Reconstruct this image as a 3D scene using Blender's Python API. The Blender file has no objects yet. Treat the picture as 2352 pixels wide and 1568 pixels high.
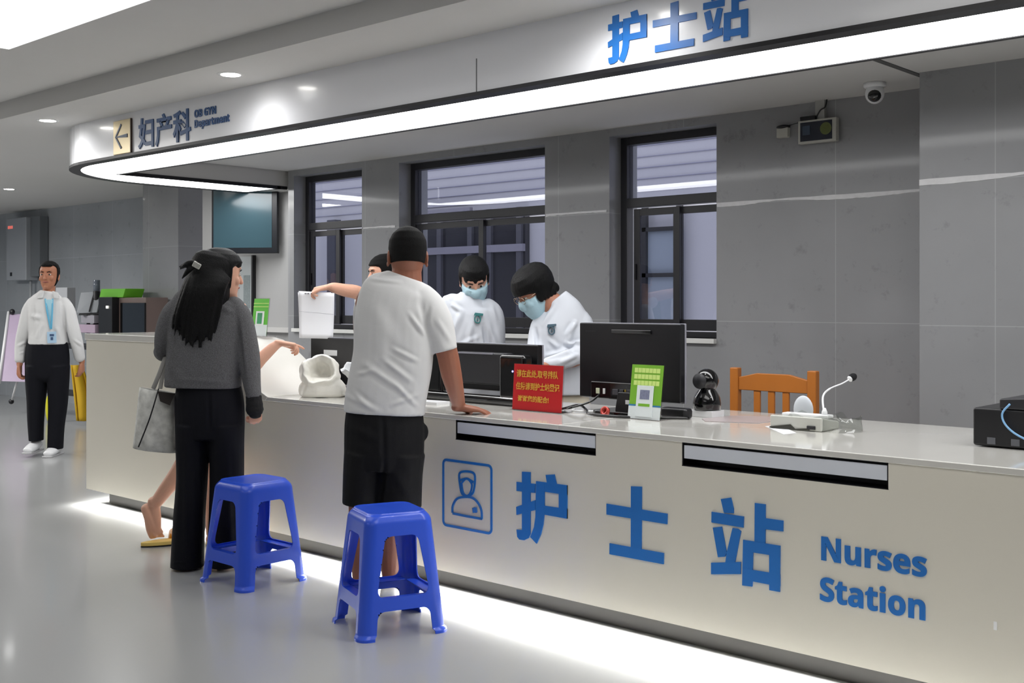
import bpy, bmesh, math, random
import numpy as np
from mathutils import Vector, Matrix, noise
random.seed(7)
S = bpy.context.scene
COL = S.collection

# ------------------------------------------------------------------ camera, world, lights, exposure
F_PX, U0, VH, CAMZ = 2600.0, 1176.0, 695.0, 1.3
YAW = math.radians(42.6)
FW = Vector((-math.sin(YAW), math.cos(YAW), 0)); RT = Vector((math.cos(YAW), math.sin(YAW), 0)); UP = Vector((0, 0, 1))
cam_d = bpy.data.cameras.new('camera'); cam = bpy.data.objects.new('camera', cam_d); COL.objects.link(cam)
cam.location = (0, 0, CAMZ); cam.rotation_euler = (math.pi/2, 0, YAW)
cam_d.sensor_width = 36; cam_d.lens = F_PX/2352*36; cam_d.shift_y = -89/2352; cam_d.clip_start = .05
S.camera = cam
S.view_settings.view_transform = 'Standard'; S.view_settings.look = 'None'
S.view_settings.exposure = 0.0; S.view_settings.gamma = 1; S.view_settings.use_curve_mapping = False
w = bpy.data.worlds.new('world'); S.world = w; w.use_nodes = True
w.node_tree.nodes['Background'].inputs[0].default_value = (.74, .75, .80, 1)
w.node_tree.nodes['Background'].inputs[1].default_value = 2.4

def area(name, loc, rot, sx, sy, power, color=(1, 1, 1), spread=180):
    l = bpy.data.lights.new(name, 'AREA'); l.shape = 'RECTANGLE'; l.size = sx; l.size_y = sy
    l.energy = power; l.color = color; l.spread = math.radians(spread)
    o = bpy.data.objects.new(name, l); COL.objects.link(o); o.location = loc; o.rotation_euler = rot
    return o
# strip of light under the counter front, shining down and out on to the floor
area('counter_plinth_light', (-3.56, 3.575, .084), (math.radians(-36), 0, 0), 6.9, .03, 72, (1, .985, .95), 120)
area('counter_end_light', (-7.0, 3.85, .084), (0, math.radians(38), 0), .03, .5, 4, (1, .985, .95))

def at(u, v, y):
    """point of the plane y=const behind photo pixel (u, v)"""
    l = (u-U0)/F_PX; d = FW+RT*l; t = y/d.y
    return Vector((d.x*t, y, CAMZ-(v-VH)/F_PX*t))
def pt(u, v, t):
    return Vector((0, 0, CAMZ)) + FW*t + RT*((u-U0)/F_PX*t) - UP*((v-VH)/F_PX*t)
def deskpt(u, v, z=.8):
    return pt(u, v, (CAMZ-z)*F_PX/(v-VH))

# ------------------------------------------------------------------ materials
def lin(c):
    c = c/255.0
    return c/12.92 if c <= .04045 else ((c+.055)/1.055)**2.4
MATS = {}
def mat(name, rgb, rough=.5, metal=0, var=0, vscale=3, bump=0, bscale=40, coat=0, trans=0, stretch=None, emit=0, spec=.5, sheen=0):
    if name in MATS: return MATS[name]
    m = bpy.data.materials.new(name); m.use_nodes = True; nt = m.node_tree; b = nt.nodes['Principled BSDF']
    col = tuple(lin(c) for c in rgb)+(1,)
    b.inputs['Base Color'].default_value = col; b.inputs['Roughness'].default_value = rough; b.inputs['Metallic'].default_value = metal
    b.inputs['Coat Weight'].default_value = coat; b.inputs['Coat Roughness'].default_value = .08
    b.inputs['Transmission Weight'].default_value = trans; b.inputs['Specular IOR Level'].default_value = spec
    b.inputs['Sheen Weight'].default_value = sheen
    tc = nt.nodes.new('ShaderNodeTexCoord'); src = tc.outputs['Object']
    if stretch:
        mp = nt.nodes.new('ShaderNodeMapping'); mp.inputs['Scale'].default_value = stretch
        nt.links.new(src, mp.inputs[0]); src = mp.outputs[0]
    n = nt.nodes.new('ShaderNodeTexNoise'); n.inputs['Scale'].default_value = vscale; n.inputs['Detail'].default_value = 6
    nt.links.new(src, n.inputs['Vector'])
    mx = nt.nodes.new('ShaderNodeMix'); mx.data_type = 'RGBA'
    k = 1-max(var, .02)
    mx.inputs[6].default_value = (col[0]*k, col[1]*k, col[2]*k, 1)
    k = 1+max(var, .02)
    mx.inputs[7].default_value = (min(1, col[0]*k), min(1, col[1]*k), min(1, col[2]*k), 1)
    nt.links.new(n.outputs[0], mx.inputs[0]); nt.links.new(mx.outputs[2], b.inputs['Base Color'])
    if bump:
        n2 = nt.nodes.new('ShaderNodeTexNoise'); n2.inputs['Scale'].default_value = bscale; n2.inputs['Detail'].default_value = 4
        nt.links.new(src, n2.inputs['Vector'])
        bp = nt.nodes.new('ShaderNodeBump'); bp.inputs['Strength'].default_value = bump; bp.inputs['Distance'].default_value = .01
        nt.links.new(n2.outputs[0], bp.inputs['Height']); nt.links.new(bp.outputs[0], b.inputs['Normal'])
    if emit:
        b.inputs['Emission Color'].default_value = col; b.inputs['Emission Strength'].default_value = emit
    MATS[name] = m
    return m
def glass_mat(name, tint=(225, 228, 235), refl=1.0):
    m = bpy.data.materials.new(name); m.use_nodes = True; nt = m.node_tree; nt.nodes.clear()
    o = nt.nodes.new('ShaderNodeOutputMaterial'); mx = nt.nodes.new('ShaderNodeMixShader'); lw = nt.nodes.new('ShaderNodeLayerWeight')
    lw.inputs[0].default_value = .5; pw = nt.nodes.new('ShaderNodeMath'); pw.operation = 'POWER'; pw.inputs[1].default_value = 5
    nt.links.new(lw.outputs['Facing'], pw.inputs[0]); fr = nt.nodes.new('ShaderNodeMath'); fr.operation = 'MULTIPLY_ADD'
    fr.inputs[1].default_value = .95; fr.inputs[2].default_value = .045; nt.links.new(pw.outputs[0], fr.inputs[0]); t = nt.nodes.new('ShaderNodeBsdfTransparent'); g = nt.nodes.new('ShaderNodeBsdfGlossy')
    t.inputs[0].default_value = tuple(lin(c) for c in tint)+(1,); g.inputs['Roughness'].default_value = .01
    ml = nt.nodes.new('ShaderNodeMath'); ml.operation = 'MULTIPLY'; ml.inputs[1].default_value = refl; ml.use_clamp = True
    nt.links.new(fr.outputs[0], ml.inputs[0]); nt.links.new(ml.outputs[0], mx.inputs[0])
    nt.links.new(t.outputs[0], mx.inputs[1]); nt.links.new(g.outputs[0], mx.inputs[2]); nt.links.new(mx.outputs[0], o.inputs[0])
    return m
def emis(name, rgb, s):
    m = bpy.data.materials.new(name); m.use_nodes = True; nt = m.node_tree; nt.nodes.clear()
    o = nt.nodes.new('ShaderNodeOutputMaterial'); e = nt.nodes.new('ShaderNodeEmission')
    e.inputs[0].default_value = tuple(lin(c) for c in rgb)+(1,); e.inputs[1].default_value = s
    nt.links.new(e.outputs[0], o.inputs[0]); return m
def stone_mat(name, rgb, x0, z0, axis='X'):
    """large honed grey stone panels with hairline joints"""
    m = mat(name, rgb, rough=.28, var=.22, vscale=1.3, bump=0.0, coat=.25)
    nt = m.node_tree; b = nt.nodes['Principled BSDF']
    mx = b.inputs['Base Color'].links[0].from_socket
    tc = nt.nodes.new('ShaderNodeTexCoord'); mp = nt.nodes.new('ShaderNodeMapping'); br = nt.nodes.new('ShaderNodeTexBrick')
    sep = nt.nodes.new('ShaderNodeSeparateXYZ'); cb = nt.nodes.new('ShaderNodeCombineXYZ')
    nt.links.new(tc.outputs['Object'], sep.inputs[0]); nt.links.new(sep.outputs[axis], cb.inputs[0]); nt.links.new(sep.outputs['Z'], cb.inputs[1])
    nt.links.new(cb.outputs[0], mp.inputs[0]); mp.inputs['Location'].default_value = (-x0, -z0, 0)
    nt.links.new(mp.outputs[0], br.inputs['Vector']); br.offset = 0; br.inputs['Scale'].default_value = 1
    br.inputs['Brick Width'].default_value = 1.0; br.inputs['Row Height'].default_value = .69; br.inputs['Mortar Size'].default_value = .0022
    br.inputs['Color1'].default_value = (1, 1, 1, 1); br.inputs['Color2'].default_value = (.93, .93, .94, 1); br.inputs['Mortar'].default_value = (1.35, 1.35, 1.36, 1)
    m2 = nt.nodes.new('ShaderNodeMix'); m2.data_type = 'RGBA'; m2.blend_type = 'MULTIPLY'; m2.inputs[0].default_value = 1
    # fine speckles
    n = nt.nodes.new('ShaderNodeTexNoise'); n.inputs['Scale'].default_value = 9; n.inputs['Detail'].default_value = 9; n.inputs['Roughness'].default_value = .7
    nt.links.new(tc.outputs['Object'], n.inputs['Vector'])
    r = nt.nodes.new('ShaderNodeValToRGB'); r.color_ramp.elements[0].position = .30; r.color_ramp.elements[0].color = (.62, .62, .62, 1)
    r.color_ramp.elements[1].position = .42; r.color_ramp.elements[1].color = (1, 1, 1, 1); nt.links.new(n.outputs[0], r.inputs[0])
    m3 = nt.nodes.new('ShaderNodeMix'); m3.data_type = 'RGBA'; m3.blend_type = 'MULTIPLY'; m3.inputs[0].default_value = .6
    nt.links.new(mx, m2.inputs[6]); nt.links.new(br.outputs[0], m2.inputs[7])
    nt.links.new(m2.outputs[2], m3.inputs[6]); nt.links.new(r.outputs[0], m3.inputs[7]); nt.links.new(m3.outputs[2], b.inputs['Base Color'])
    return m

# ------------------------------------------------------------------ mesh collecting
class MB:
    def __init__(s): s.v = []; s.f = []
    def add(s, vs, fs):
        n = len(s.v); s.v += [tuple(p) for p in vs]; s.f += [tuple(i+n for i in f) for f in fs]; return s
    def box(s, x0, x1, y0, y1, z0, z1, M=None):
        vs = [Vector((x, y, z)) for x in (x0, x1) for y in (y0, y1) for z in (z0, z1)]
        if M is not None: vs = [M @ p for p in vs]
        return s.add(vs, [(0, 1, 3, 2), (4, 6, 7, 5), (0, 4, 5, 1), (2, 3, 7, 6), (0, 2, 6, 4), (1, 5, 7, 3)])
    def tube(s, pts, r, n=10, caps=True):
        pts = [Vector(p) for p in pts]; rs = r if isinstance(r, (list, tuple)) else [r]*len(pts)
        ref = Vector((0, 0, 1)); vs = []; fs = []
        prev = None
        for i, p in enumerate(pts):
            t = (pts[min(i+1, len(pts)-1)]-pts[max(i-1, 0)]).normalized()
            if prev is None:
                a = t.cross(ref)
                if a.length < .05: a = t.cross(Vector((1, 0, 0)))
            else: a = prev-t*prev.dot(t)
            a.normalize(); b = t.cross(a); prev = a
            for k in range(n):
                q = 2*math.pi*k/n; vs.append(p+a*math.cos(q)*rs[i]+b*math.sin(q)*rs[i])
        for i in range(len(pts)-1):
            for k in range(n):
                k2 = (k+1) % n; fs.append((i*n+k, i*n+k2, (i+1)*n+k2, (i+1)*n+k))
        if caps: fs += [tuple(range(n))[::-1], tuple((len(pts)-1)*n+k for k in range(n))]
        return s.add(vs, fs)
    def rings(s, rings, cap=True):
        n = len(rings[0]); vs = [p for r in rings for p in r]; fs = []
        for i in range(len(rings)-1):
            for k in range(n):
                k2 = (k+1) % n; fs.append((i*n+k, i*n+k2, (i+1)*n+k2, (i+1)*n+k))
        if cap: fs += [tuple(range(n))[::-1], tuple((len(rings)-1)*n+k for k in range(n))]
        return s.add(vs, fs)
    def lathe(s, prof, c=(0, 0, 0), n=24, M=None):
        rs = []
        for r, z in prof:
            ring = []
            for k in range(n):
                q = 2*math.pi*k/n; p = Vector((r*math.cos(q), r*math.sin(q), z))
                ring.append((M @ p if M is not None else p)+Vector(c))
            rs.append(ring)
        return s.rings(rs)
    def ball(s, c, rx, ry, rz, M=None, n=16, m=10):
        rs = []
        for i in range(m+1):
            a = -math.pi/2+math.pi*i/m; a = max(-1.5, min(1.5, a)); ring = []
            for k in range(n):
                q = 2*math.pi*k/n
                p = Vector((rx*math.cos(a)*math.cos(q), ry*math.cos(a)*math.sin(q), rz*math.sin(a)))
                ring.append((M @ p if M is not None else p)+Vector(c))
            rs.append(ring)
        return s.rings(rs)
    def prism(s, poly, fn0, fn1):
        """poly of 2D points lifted by fn0 (front) and fn1 (back)"""
        n = len(poly); vs = [fn0(*p) for p in poly]+[fn1(*p) for p in poly]
        fs = [tuple(range(n)), tuple(range(2*n-1, n-1, -1))]+[(i, n+i, n+(i+1) % n, (i+1) % n) for i in range(n)]
        return s.add(vs, fs)
    def build(s, name, m, parent=None, smooth=False, bevel=0, seg=2, fixn=True):
        me = bpy.data.meshes.new(name)
        off = parent_origin(parent)
        me.from_pydata([tuple(Vector(p)-off) for p in s.v], [], s.f)
        if fixn:
            bm = bmesh.new(); bm.from_mesh(me); bmesh.ops.recalc_face_normals(bm, faces=bm.faces); bm.to_mesh(me); bm.free()
        me.materials.append(m)
        o = bpy.data.objects.new(name, me); COL.objects.link(o)
        if parent is not None: o.parent = parent
        if smooth:
            me.polygons.foreach_set('use_smooth', [True]*len(me.polygons))
        if bevel:
            b = o.modifiers.new('bevel', 'BEVEL'); b.width = bevel; b.segments = seg; b.limit_method = 'ANGLE'; b.angle_limit = .6
            me.polygons.foreach_set('use_smooth', [True]*len(me.polygons))
            try: b.harden_normals = True
            except Exception: pass
        return o
def parent_origin(p):
    o = Vector((0, 0, 0))
    while p is not None:
        o = o+Vector(p.location); p = p.parent
    return o
def empty(name, loc, label, cat, group=None):
    o = bpy.data.objects.new(name, None); COL.objects.link(o); o.location = loc; o.empty_display_size = .1
    return tag(o, label, cat, group)
def tag(o, label, cat, group=None):
    o['label'] = label; o['category'] = cat
    if group: o['group'] = group
    return o
def struct(o): o['kind'] = 'structure'; return o
def part(o, label): o['label'] = label; return o
def rz(a, c=(0, 0, 0)): return Matrix.Translation(Vector(c)) @ Matrix.Rotation(a, 4, 'Z')
def text(name, body, size, m, M, parent, extrude=.002, offset=0.0, sx=1, align='LEFT'):
    cu = bpy.data.curves.new(name, 'FONT'); cu.body = body; cu.size = size; cu.extrude = extrude; cu.offset = offset
    cu.align_x = align; cu.resolution_u = 3
    o = bpy.data.objects.new(name, cu); COL.objects.link(o)
    bpy.context.view_layer.update()
    me = bpy.data.meshes.new_from_object(o.evaluated_get(bpy.context.evaluated_depsgraph_get()))
    bpy.data.objects.remove(o)
    off = parent_origin(parent)
    me.transform(Matrix.Translation(-off) @ M @ Matrix.Diagonal((sx, 1, 1, 1)))
    me.materials.clear(); me.materials.append(m)
    me.name = name
    q = bpy.data.objects.new(name, me); COL.objects.link(q); q.parent = parent
    return q
FRONT = Matrix.Rotation(math.pi/2, 4, 'X')       # text upright, read from -Y

# ------------------------------------------------------------------ materials of the room
M_floor = mat('floor_vinyl', (165, 166, 166), rough=.22, var=.03, vscale=.8, coat=.15)
M_ceil = mat('ceiling_paint', (206, 205, 203), rough=.8, var=.01)
M_stone = stone_mat('grey_stone', (151, 152, 154), -2.91, 1.88-.69*2)
M_stoneL = stone_mat('grey_stone_glazed', (166, 170, 174), -12.0, .5)
M_jstrip = mat('white_joint_strip', (226, 226, 228), rough=.6, var=.12, vscale=30)
M_plast = mat('grey_plaster', (172, 172, 172), rough=.6, var=.03)
M_frame = mat('dark_window_frame', (44, 44, 48), rough=.35)
M_glass = glass_mat('window_glass', (222, 224, 232), 1.6)
M_cream = mat('cream_panel', (228, 223, 209), rough=.3, var=.01, coat=.1)
M_top = mat('cream_stone_top', (216, 214, 208), rough=.1, var=.015, coat=.5)
M_kick = mat('grey_kick', (58, 56, 53), rough=.55, var=.12, vscale=6)
M_black = mat('black_trim', (16, 15, 20), rough=.35)
M_drawer = mat('pale_grey_drawer', (222, 226, 234), rough=.25)
M_blue = mat('sign_blue', (34, 112, 192), rough=.35)
M_fascia = mat('white_fascia', (243, 244, 248), rough=.24, var=.005, coat=.3)
M_led = emis('led_diffuser', (255, 255, 255), 8.2)
M_panel = emis('panel_diffuser', (255, 255, 255), 1.7)
M_spot = emis('spot_diffuser', (255, 252, 245), 22)

# ------------------------------------------------------------------ the setting
YW, YR = 5.8, 5.4
ZI, ZC, ZU = 2.42, 2.55, 2.665
def S_(mb, name, m, **k): return struct(mb.build(name, m, **k))
S_(MB().box(-17, 3.5, -4, 6.1, -.1, 0).box(-17, -9.45, 6.1, 7.2, -.1, 0), 'floor', M_floor)
# ceiling: raised field over the hall, lower band before the canopy, lowest over the station
mb = MB()
mb.box(-17, 3.5, -4, 3.32, ZU, ZU+.1)
mb.box(-17, 3.5, 3.32, 6.0, ZC, ZU+.1); mb.box(-17, -9.45, 6.0, 7.2, ZC, ZU+.1); mb.box(-9.45, -8.03, 6.0, 6.1, ZC, ZU+.1)
mb.box(-7.95, 3.5, 4.1, 5.9, ZI, ZC)
S_(mb, 'ceiling', M_ceil)
mb = MB(); mb.box(-2.31, -2.28, 4.3, 5.8, ZI-.004, ZI+.01)
S_(mb, 'trim_1', mat('ceiling_joint', (90, 90, 90), rough=.8))
# back wall with three window openings
wins = [(-7.84, -6.95), (-6.51, -5.03), (-4.48, -3.675)]
Z0, Z1 = 1.085, 2.372
mb = MB(); xs = [-7.92]+[x for w_ in wins for x in w_]+[-2.26]
for i in range(0, len(xs), 2): mb.box(xs[i], xs[i+1], YW, YW+(.3 if i else .18), 0, ZC)
for a, b in wins:
    mb.box(a, b, YW, YW+.3, 0, Z0); mb.box(a, b, YW, YW+.3, Z1, ZC)
S_(mb, 'wall_back', M_stone)
S_(MB().box(-2.27, 3.5, YR, YW+.3, 0, ZC), 'wall_back_right', M_stone)
mb = MB()
mb.box(-17, -10.9, 6.9, 7.2, 0, ZC)
S_(mb, 'wall_back_far', M_stoneL)
mb = MB(); mb.box(-11.03, -10.33, 6.2, 7.2, 0, ZC)
S_(mb, 'wall_column', M_stone)
S_(MB().box(-9.53, -8.02, 5.98, 6.06, 0, ZC).box(-8.02, -7.921, 5.9, 5.98, 0, ZC).box(-9.53, -9.45, 6.06, 7.2, 0, ZC), 'wall_back_left', M_plast)
S_(MB().box(-17.2, -17, -4, 7.2, 0, ZU), 'wall_left', mat('blue_grey_wall', (110, 124, 140), rough=.6))
S_(MB().box(3.5, 3.7, -4, 7.2, 0, ZU), 'wall_right', M_plast)
S_(MB().box(-17, 3.5, -4.2, -4, 0, ZU), 'wall_front', M_plast)
# low white ledge under the windows left of the station
S_(MB().box(-9.53, -7.93, 5.92, 5.98, 1.04, 1.08), 'trim_2', M_ceil)

# thin white strips along the stone joints, uneven along the lower edge
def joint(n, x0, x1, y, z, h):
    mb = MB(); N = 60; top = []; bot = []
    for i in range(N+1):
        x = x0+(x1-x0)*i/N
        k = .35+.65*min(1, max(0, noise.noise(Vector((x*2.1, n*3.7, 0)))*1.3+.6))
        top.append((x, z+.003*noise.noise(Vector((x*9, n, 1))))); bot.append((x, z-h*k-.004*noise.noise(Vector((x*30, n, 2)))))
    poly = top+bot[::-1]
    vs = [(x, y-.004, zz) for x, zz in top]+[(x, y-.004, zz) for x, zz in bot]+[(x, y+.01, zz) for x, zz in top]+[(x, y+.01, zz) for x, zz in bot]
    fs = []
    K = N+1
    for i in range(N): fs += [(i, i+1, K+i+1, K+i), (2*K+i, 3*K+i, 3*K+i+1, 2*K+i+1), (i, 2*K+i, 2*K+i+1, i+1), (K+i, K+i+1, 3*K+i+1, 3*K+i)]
    mb.add(vs, fs); S_(mb, 'trim_%d' % n, M_jstrip)
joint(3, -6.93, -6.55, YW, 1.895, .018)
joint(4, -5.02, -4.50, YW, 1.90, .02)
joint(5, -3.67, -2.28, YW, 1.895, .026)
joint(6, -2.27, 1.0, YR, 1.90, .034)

# windows: dark aluminium frame, transom light, two sliding sashes
def window(n, a, b, sashes):
    y0 = YW+.12; e = bpy.data.objects.new('window_%d' % n, None); COL.objects.link(e); e.location = (a, y0, Z0); struct(e)
    mb = MB(); f = .05
    mb.box(a, a+f, y0, y0+.07, Z0, Z1); mb.box(b-f, b, y0, y0+.07, Z0, Z1)
    mb.box(a+f, b-f, y0, y0+.07, Z1-f, Z1); mb.box(a+f, b-f, y0, y0+.07, Z0, Z0+.035)
    mb.box(a+f, b-f, y0-.005, y0+.07, 1.915, 1.975)
    mb.build('window_frame', M_frame, e, bevel=.003)
    MB().box(a+f, b-f, y0+.03, y0+.036, 1.975, Z1-f).build('pane', M_glass, e)
    for k, (s0, s1, dy) in enumerate(sashes):
        x0 = a+(b-a)*s0; x1 = a+(b-a)*s1; g = .048; zt = 1.905; zb = Z0+.04; mb = MB(); yy = y0+.012+dy
        mb.box(x0, x0+g, yy, yy+.022, zb, zt); mb.box(x1-g, x1, yy, yy+.022, zb, zt)
        mb.box(x0+g, x1-g, yy, yy+.022, zt-.045, zt); mb.box(x0+g, x1-g, yy, yy+.022, zb, zb+.07)
        so = mb.build('sash', M_frame, e, bevel=.002)
        MB().box(x0+g, x1-g, yy+.009, yy+.013, zb+.07, zt-.045).build('pane', M_glass, so)
        if k == 0: MB().box(x0+.012, x0+.024, yy-.012, yy, 1.45, 1.55).build('latch', M_black, so)
    MB().box(a-.0, b+.0, YW-.03, y0, Z0-.03, Z0).build('window_sill', mat('white_sill', (225, 225, 222), rough=.4), e, bevel=.003)
window(1, *wins[0], [(.06, .50, 0), (.46, .94, .026)])
window(2, *wins[1], [(.04, .52, 0), (.48, .97, .026)])
window(3, *wins[2], [(.12, .56, 0), (.50, .94, .026)])

# neighbouring wing across the light well
bd = empty('neighbour_building', (-9, 9.2, 0), 'pale grey siding and dark glazed wing seen through the station windows', 'building')
M_side = mat('pale_siding', (196, 195, 200), rough=.6, var=.03)
M_dglz = mat('dark_facade_glass', (52, 52, 58), rough=.15, coat=.3)
M_band = mat('facade_band', (140, 138, 150), rough=.5)
mb = MB(); mb.box(-14, 4, 9.2, 9.4, -1, 7)
mb.build('wall', M_side, bd)
mb = MB()
for i in range(22): mb.box(-14, 4, 9.188, 9.2, 2.42+i*.11, 2.428+i*.11)
mb.build('siding_groove', mat('siding_line_grey', (150, 150, 168), rough=.7), bd)  # darker, bluer horizontal lines across the siding
mb = MB(); mb.box(-10.2, -8.2, 9.13, 9.2, .2, 2.34); mb.build('glazing', M_dglz, bd)
mb = MB()
for x in (-10.2, -9.55, -9.05, -8.75, -8.3): mb.box(x, x+.07, 9.09, 9.13, .2, 2.34)
mb.build('mullion', mat('mullion_grey', (84, 84, 92), rough=.4), bd)
mb = MB(); mb.box(-10.2, -8.2, 9.08, 9.13, 1.86, 1.94); mb.box(-10.2, -9.0, 9.08, 9.13, 2.34, 2.38); mb.build('band', M_band, bd)
wn = MB(); wn.box(-7.0, -6.2, 9.14, 9.2, 1.0, 2.0); wn.build('window_pane', mat('far_glass', (150, 160, 172), rough=.2), bd)
mb = MB()
for x in (-7.03, -6.63, -6.22): mb.box(x, x+.05, 9.1, 9.15, 1.0, 2.3)
for z in (.97, 1.55, 2.0): mb.box(-7.03, -6.17, 9.1, 9.15, z, z+.04)
mb.build('window_bars', M_frame, bd)
for x in (-11.6, -7.75, -5.6):
    MB().box(x, x+.16, 9.1, 9.2, -1, 2.36).build('pilaster', mat('pilaster_dark', (70, 70, 80), rough=.5), bd)

# ------------------------------------------------------------------ ceiling lights
def ceil_panel(x, y, sx, sy, label):
    e = empty('ceiling_panel', (x, y, ZU), label, 'ceiling light', 'square ceiling panels over the hall')
    MB().box(x-sx/2, x+sx/2, y-sy/2, y+sy/2, ZU-.012, ZU).build('frame', mat('white_metal', (225, 225, 225), rough=.4), e)
    MB().box(x-sx/2+.015, x+sx/2-.015, y-sy/2+.015, y+sy/2-.015, ZU-.016, ZU-.010).build('diffuser', M_panel, e)
ceil_panel(-4.87, 2.04, 2.4, 1.2, 'large bright rectangular ceiling panel cut by the upper left corner of the photo')
area('hall_panel_light', (-1.2, 2.04, ZU-.02), (0, 0, 0), 2.4, 1.2, 24, (1, .985, .96))
area('hall_panel_light', (-1.2, -1.5, ZU-.02), (0, 0, 0), 2.4, 1.2, 20, (1, .985, .96))
area('hall_panel_light', (-5.5, -1.5, ZU-.02), (0, 0, 0), 2.4, 1.2, 18, (1, .985, .96))
area('hall_panel_light', (-9.5, 2.0, ZU-.02), (0, 0, 0), 2.4, 1.2, 58, (1, .985, .96))
area('hall_panel_light', (-13.5, 2.6, ZU-.02), (0, 0, 0), 2.4, 1.2, 215, (1, .985, .96))
def downlight(x, y, z, label, power=14):
    e = empty('downlight', (x, y, z), label, 'ceiling light', 'round recessed downlights')
    MB().lathe([(.052, -.003), (.07, -.004), (.075, 0), (.075, .002), (.052, .002)], (x, y, z), 28).build('rim', mat('white_metal', (225, 225, 225), rough=.4), e, smooth=True)
    MB().lathe([(.053, -.004), (.053, .001)], (x, y, z), 28).build('diffuser', M_spot, e)
    l = bpy.data.lights.new('downlight_lamp', 'SPOT'); l.energy = power; l.spot_size = math.radians(168); l.spot_blend = 1.0; l.shadow_soft_size = .05
    o = bpy.data.objects.new('downlight_lamp', l); COL.objects.link(o); o.location = (x, y, z-.02); o.parent = None
downlight(-5.33, 3.52, ZC, 'round downlight nearest the canopy middle, above the fascia', 15)
downlight(-7.6, 3.56, ZC, 'round downlight to the left of the arrow sign', 15)
downlight(-2.8, 3.50, ZC, 'round downlight above the large blue characters, out of frame', 24)
downlight(-12.5, 5.42, ZC, 'distant round downlight at the far left edge', 20)
downlight(-9.3, 5.3, ZC, 'distant round downlight hidden behind the canopy end', 20)
downlight(-.4, 3.5, ZC, 'round downlight beyond the right edge of the photo', 20)

# ------------------------------------------------------------------ canopy
can = empty('canopy', (-4, 4, 2.27), 'long white canopy with a bright light band hanging over the nurses station', 'canopy')
CY, CZ = 3.78, 2.27
XR = 1.6
def canopy_path(o):
    """outer line offset inward by o, from the right end round the corner to the wall"""
    p = [(XR, CY+o)]; r = 1.0-o; cx, cy = -7.5, CY+1.0
    for i in range(17):
        a = math.pi/2*i/16; p.append((cx-r*math.sin(a), cy-r*math.cos(a)))
    p.append((cx-r, 5.6)); p.append((cx-r, 5.72)); return p
def strip(o0, o1, z0, z1, inner=None):
    A = canopy_path(o0); B = canopy_path(o1) if inner is None else inner
    mb = MB(); n = len(A)
    vs = [(x, y, z0) for x, y in A]+[(x, y, z0) for x, y in B]+[(x, y, z1) for x, y in A]+[(x, y, z1) for x, y in B]; fs = []
    for i in range(n-1):
        fs += [(i, i+1, n+i+1, n+i), (2*n+i, 3*n+i, 3*n+i+1, 2*n+i+1), (i, 2*n+i, 2*n+i+1, i+1), (n+i, n+i+1, 3*n+i+1, 3*n+i)]
    fs += [(0, n, 3*n, 2*n), (n-1, 3*n-1, 4*n-1, 2*n-1)]
    return mb.add(vs, fs)
strip(0, .04, CZ+.012, ZC+.01).build('fascia', M_fascia, can, smooth=False)
strip(-.006, .075, CZ-.004, CZ+.014).build('rim', M_black, can)
YI, XI = 4.27, -7.99
inner = [(XR, YI)]+[(XI+.02+(-.0)*i, YI) for i in range(9)]+[(XI, YI+.02)]*8+[(XI, 5.6), (XI, 5.72)]
strip(.075, 0, CZ, CZ+.008, inner=inner).build('diffuser', M_led, can)
mb = MB(); mb.box(XI, XR, YI, YI+.03, CZ-.004, CZ+.03); mb.box(XI+.03, XR, YI+.004, YI+.026, CZ+.03, ZI+.01); mb.box(XI, XI+.03, YI, 5.82, CZ-.004, CZ+.022)
mb.build('inner_rim', M_black, can)
MB().box(-8.5, XI+.03, 5.721, 5.75, CZ-.004, CZ+.018).build('end_trim', M_black, can)
MB().box(-8.49, XI+.02, 5.735, 5.978, CZ+.004, ZC).build('end_block', M_ceil, can)
MB().box(XI+.004, XI+.026, YI+.03, 5.8, CZ+.022, ZC).build('liner', M_ceil, can)
MB().box(-3.703, -3.698, CY-.0015, CY+.01, CZ+.015, 2.44).build('seam', mat('seam_grey', (110, 110, 112)), can)
MB().box(-8.5, XR, 5.15, 5.2, ZI, ZI+.001).build('liner', M_ceil, can) if False else None

# strokes of the three large characters, measured on the counter front
G1 = [[(784,322),(845,325),(845,770),(832,800),(800,815),(765,810),(750,790),(745,738),(784,742)], [(745,395),(880,410),(878,475),(745,460)],
      [(743,575),(880,527),(880,598),(745,633)], [(955,345),(1018,342),(1034,412),(965,404)], [(887,390),(1110,420),(1110,490),(887,457)],
      [(1050,412),(1110,420),(1110,660),(1050,650)], [(940,566),(1110,590),(1110,660),(940,630)],
      [(887,390),(947,398),(947,600),(938,700),(920,775),(890,840),(845,792),(872,720),(882,650)]]
G2 = [[(1569,427),(1647,430),(1645,890),(1568,878)], [(1393,552),(1832,625),(1830,700),(1393,630)], [(1415,837),(1806,908),(1804,988),(1414,915)]]
G3 = [[(177,205),(250,194),(270,275),(270,307),(200,303)], [(111,296),(343,330),(340,410),(110,372)], [(120,410),(185,402),(220,590),(208,618),(157,622)],
      [(262,412),(300,418),(323,436),(280,660),(210,662),(220,590)], [(108,662),(322,656),(321,743),(108,744)],
      [(422,233),(499,243),(497,540),(420,520)], [(490,341),(626,360),(625,437),(490,420)], [(338,497),(411,508),(405,800),(403,833),(332,824)],
      [(338,497),(604,540),(604,617),(338,577)], [(526,530),(604,540),(602,871),(527,858)], [(338,702),(604,745),(604,832),(338,782)]]
YF = 3.55
def glyph_xz(G, sc, ou, ov):
    out = []
    for st in G:
        out.append([(lambda p: (p.x, p.z))(at(ou+u/sc, ov+v/sc, YF)) for u, v in st])
    return out
GL = [glyph_xz(G1, 3.136, 950, 980), glyph_xz(G2, 3.136, 950, 980), glyph_xz(G3, 3.128, 1600, 1080)]
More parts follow.
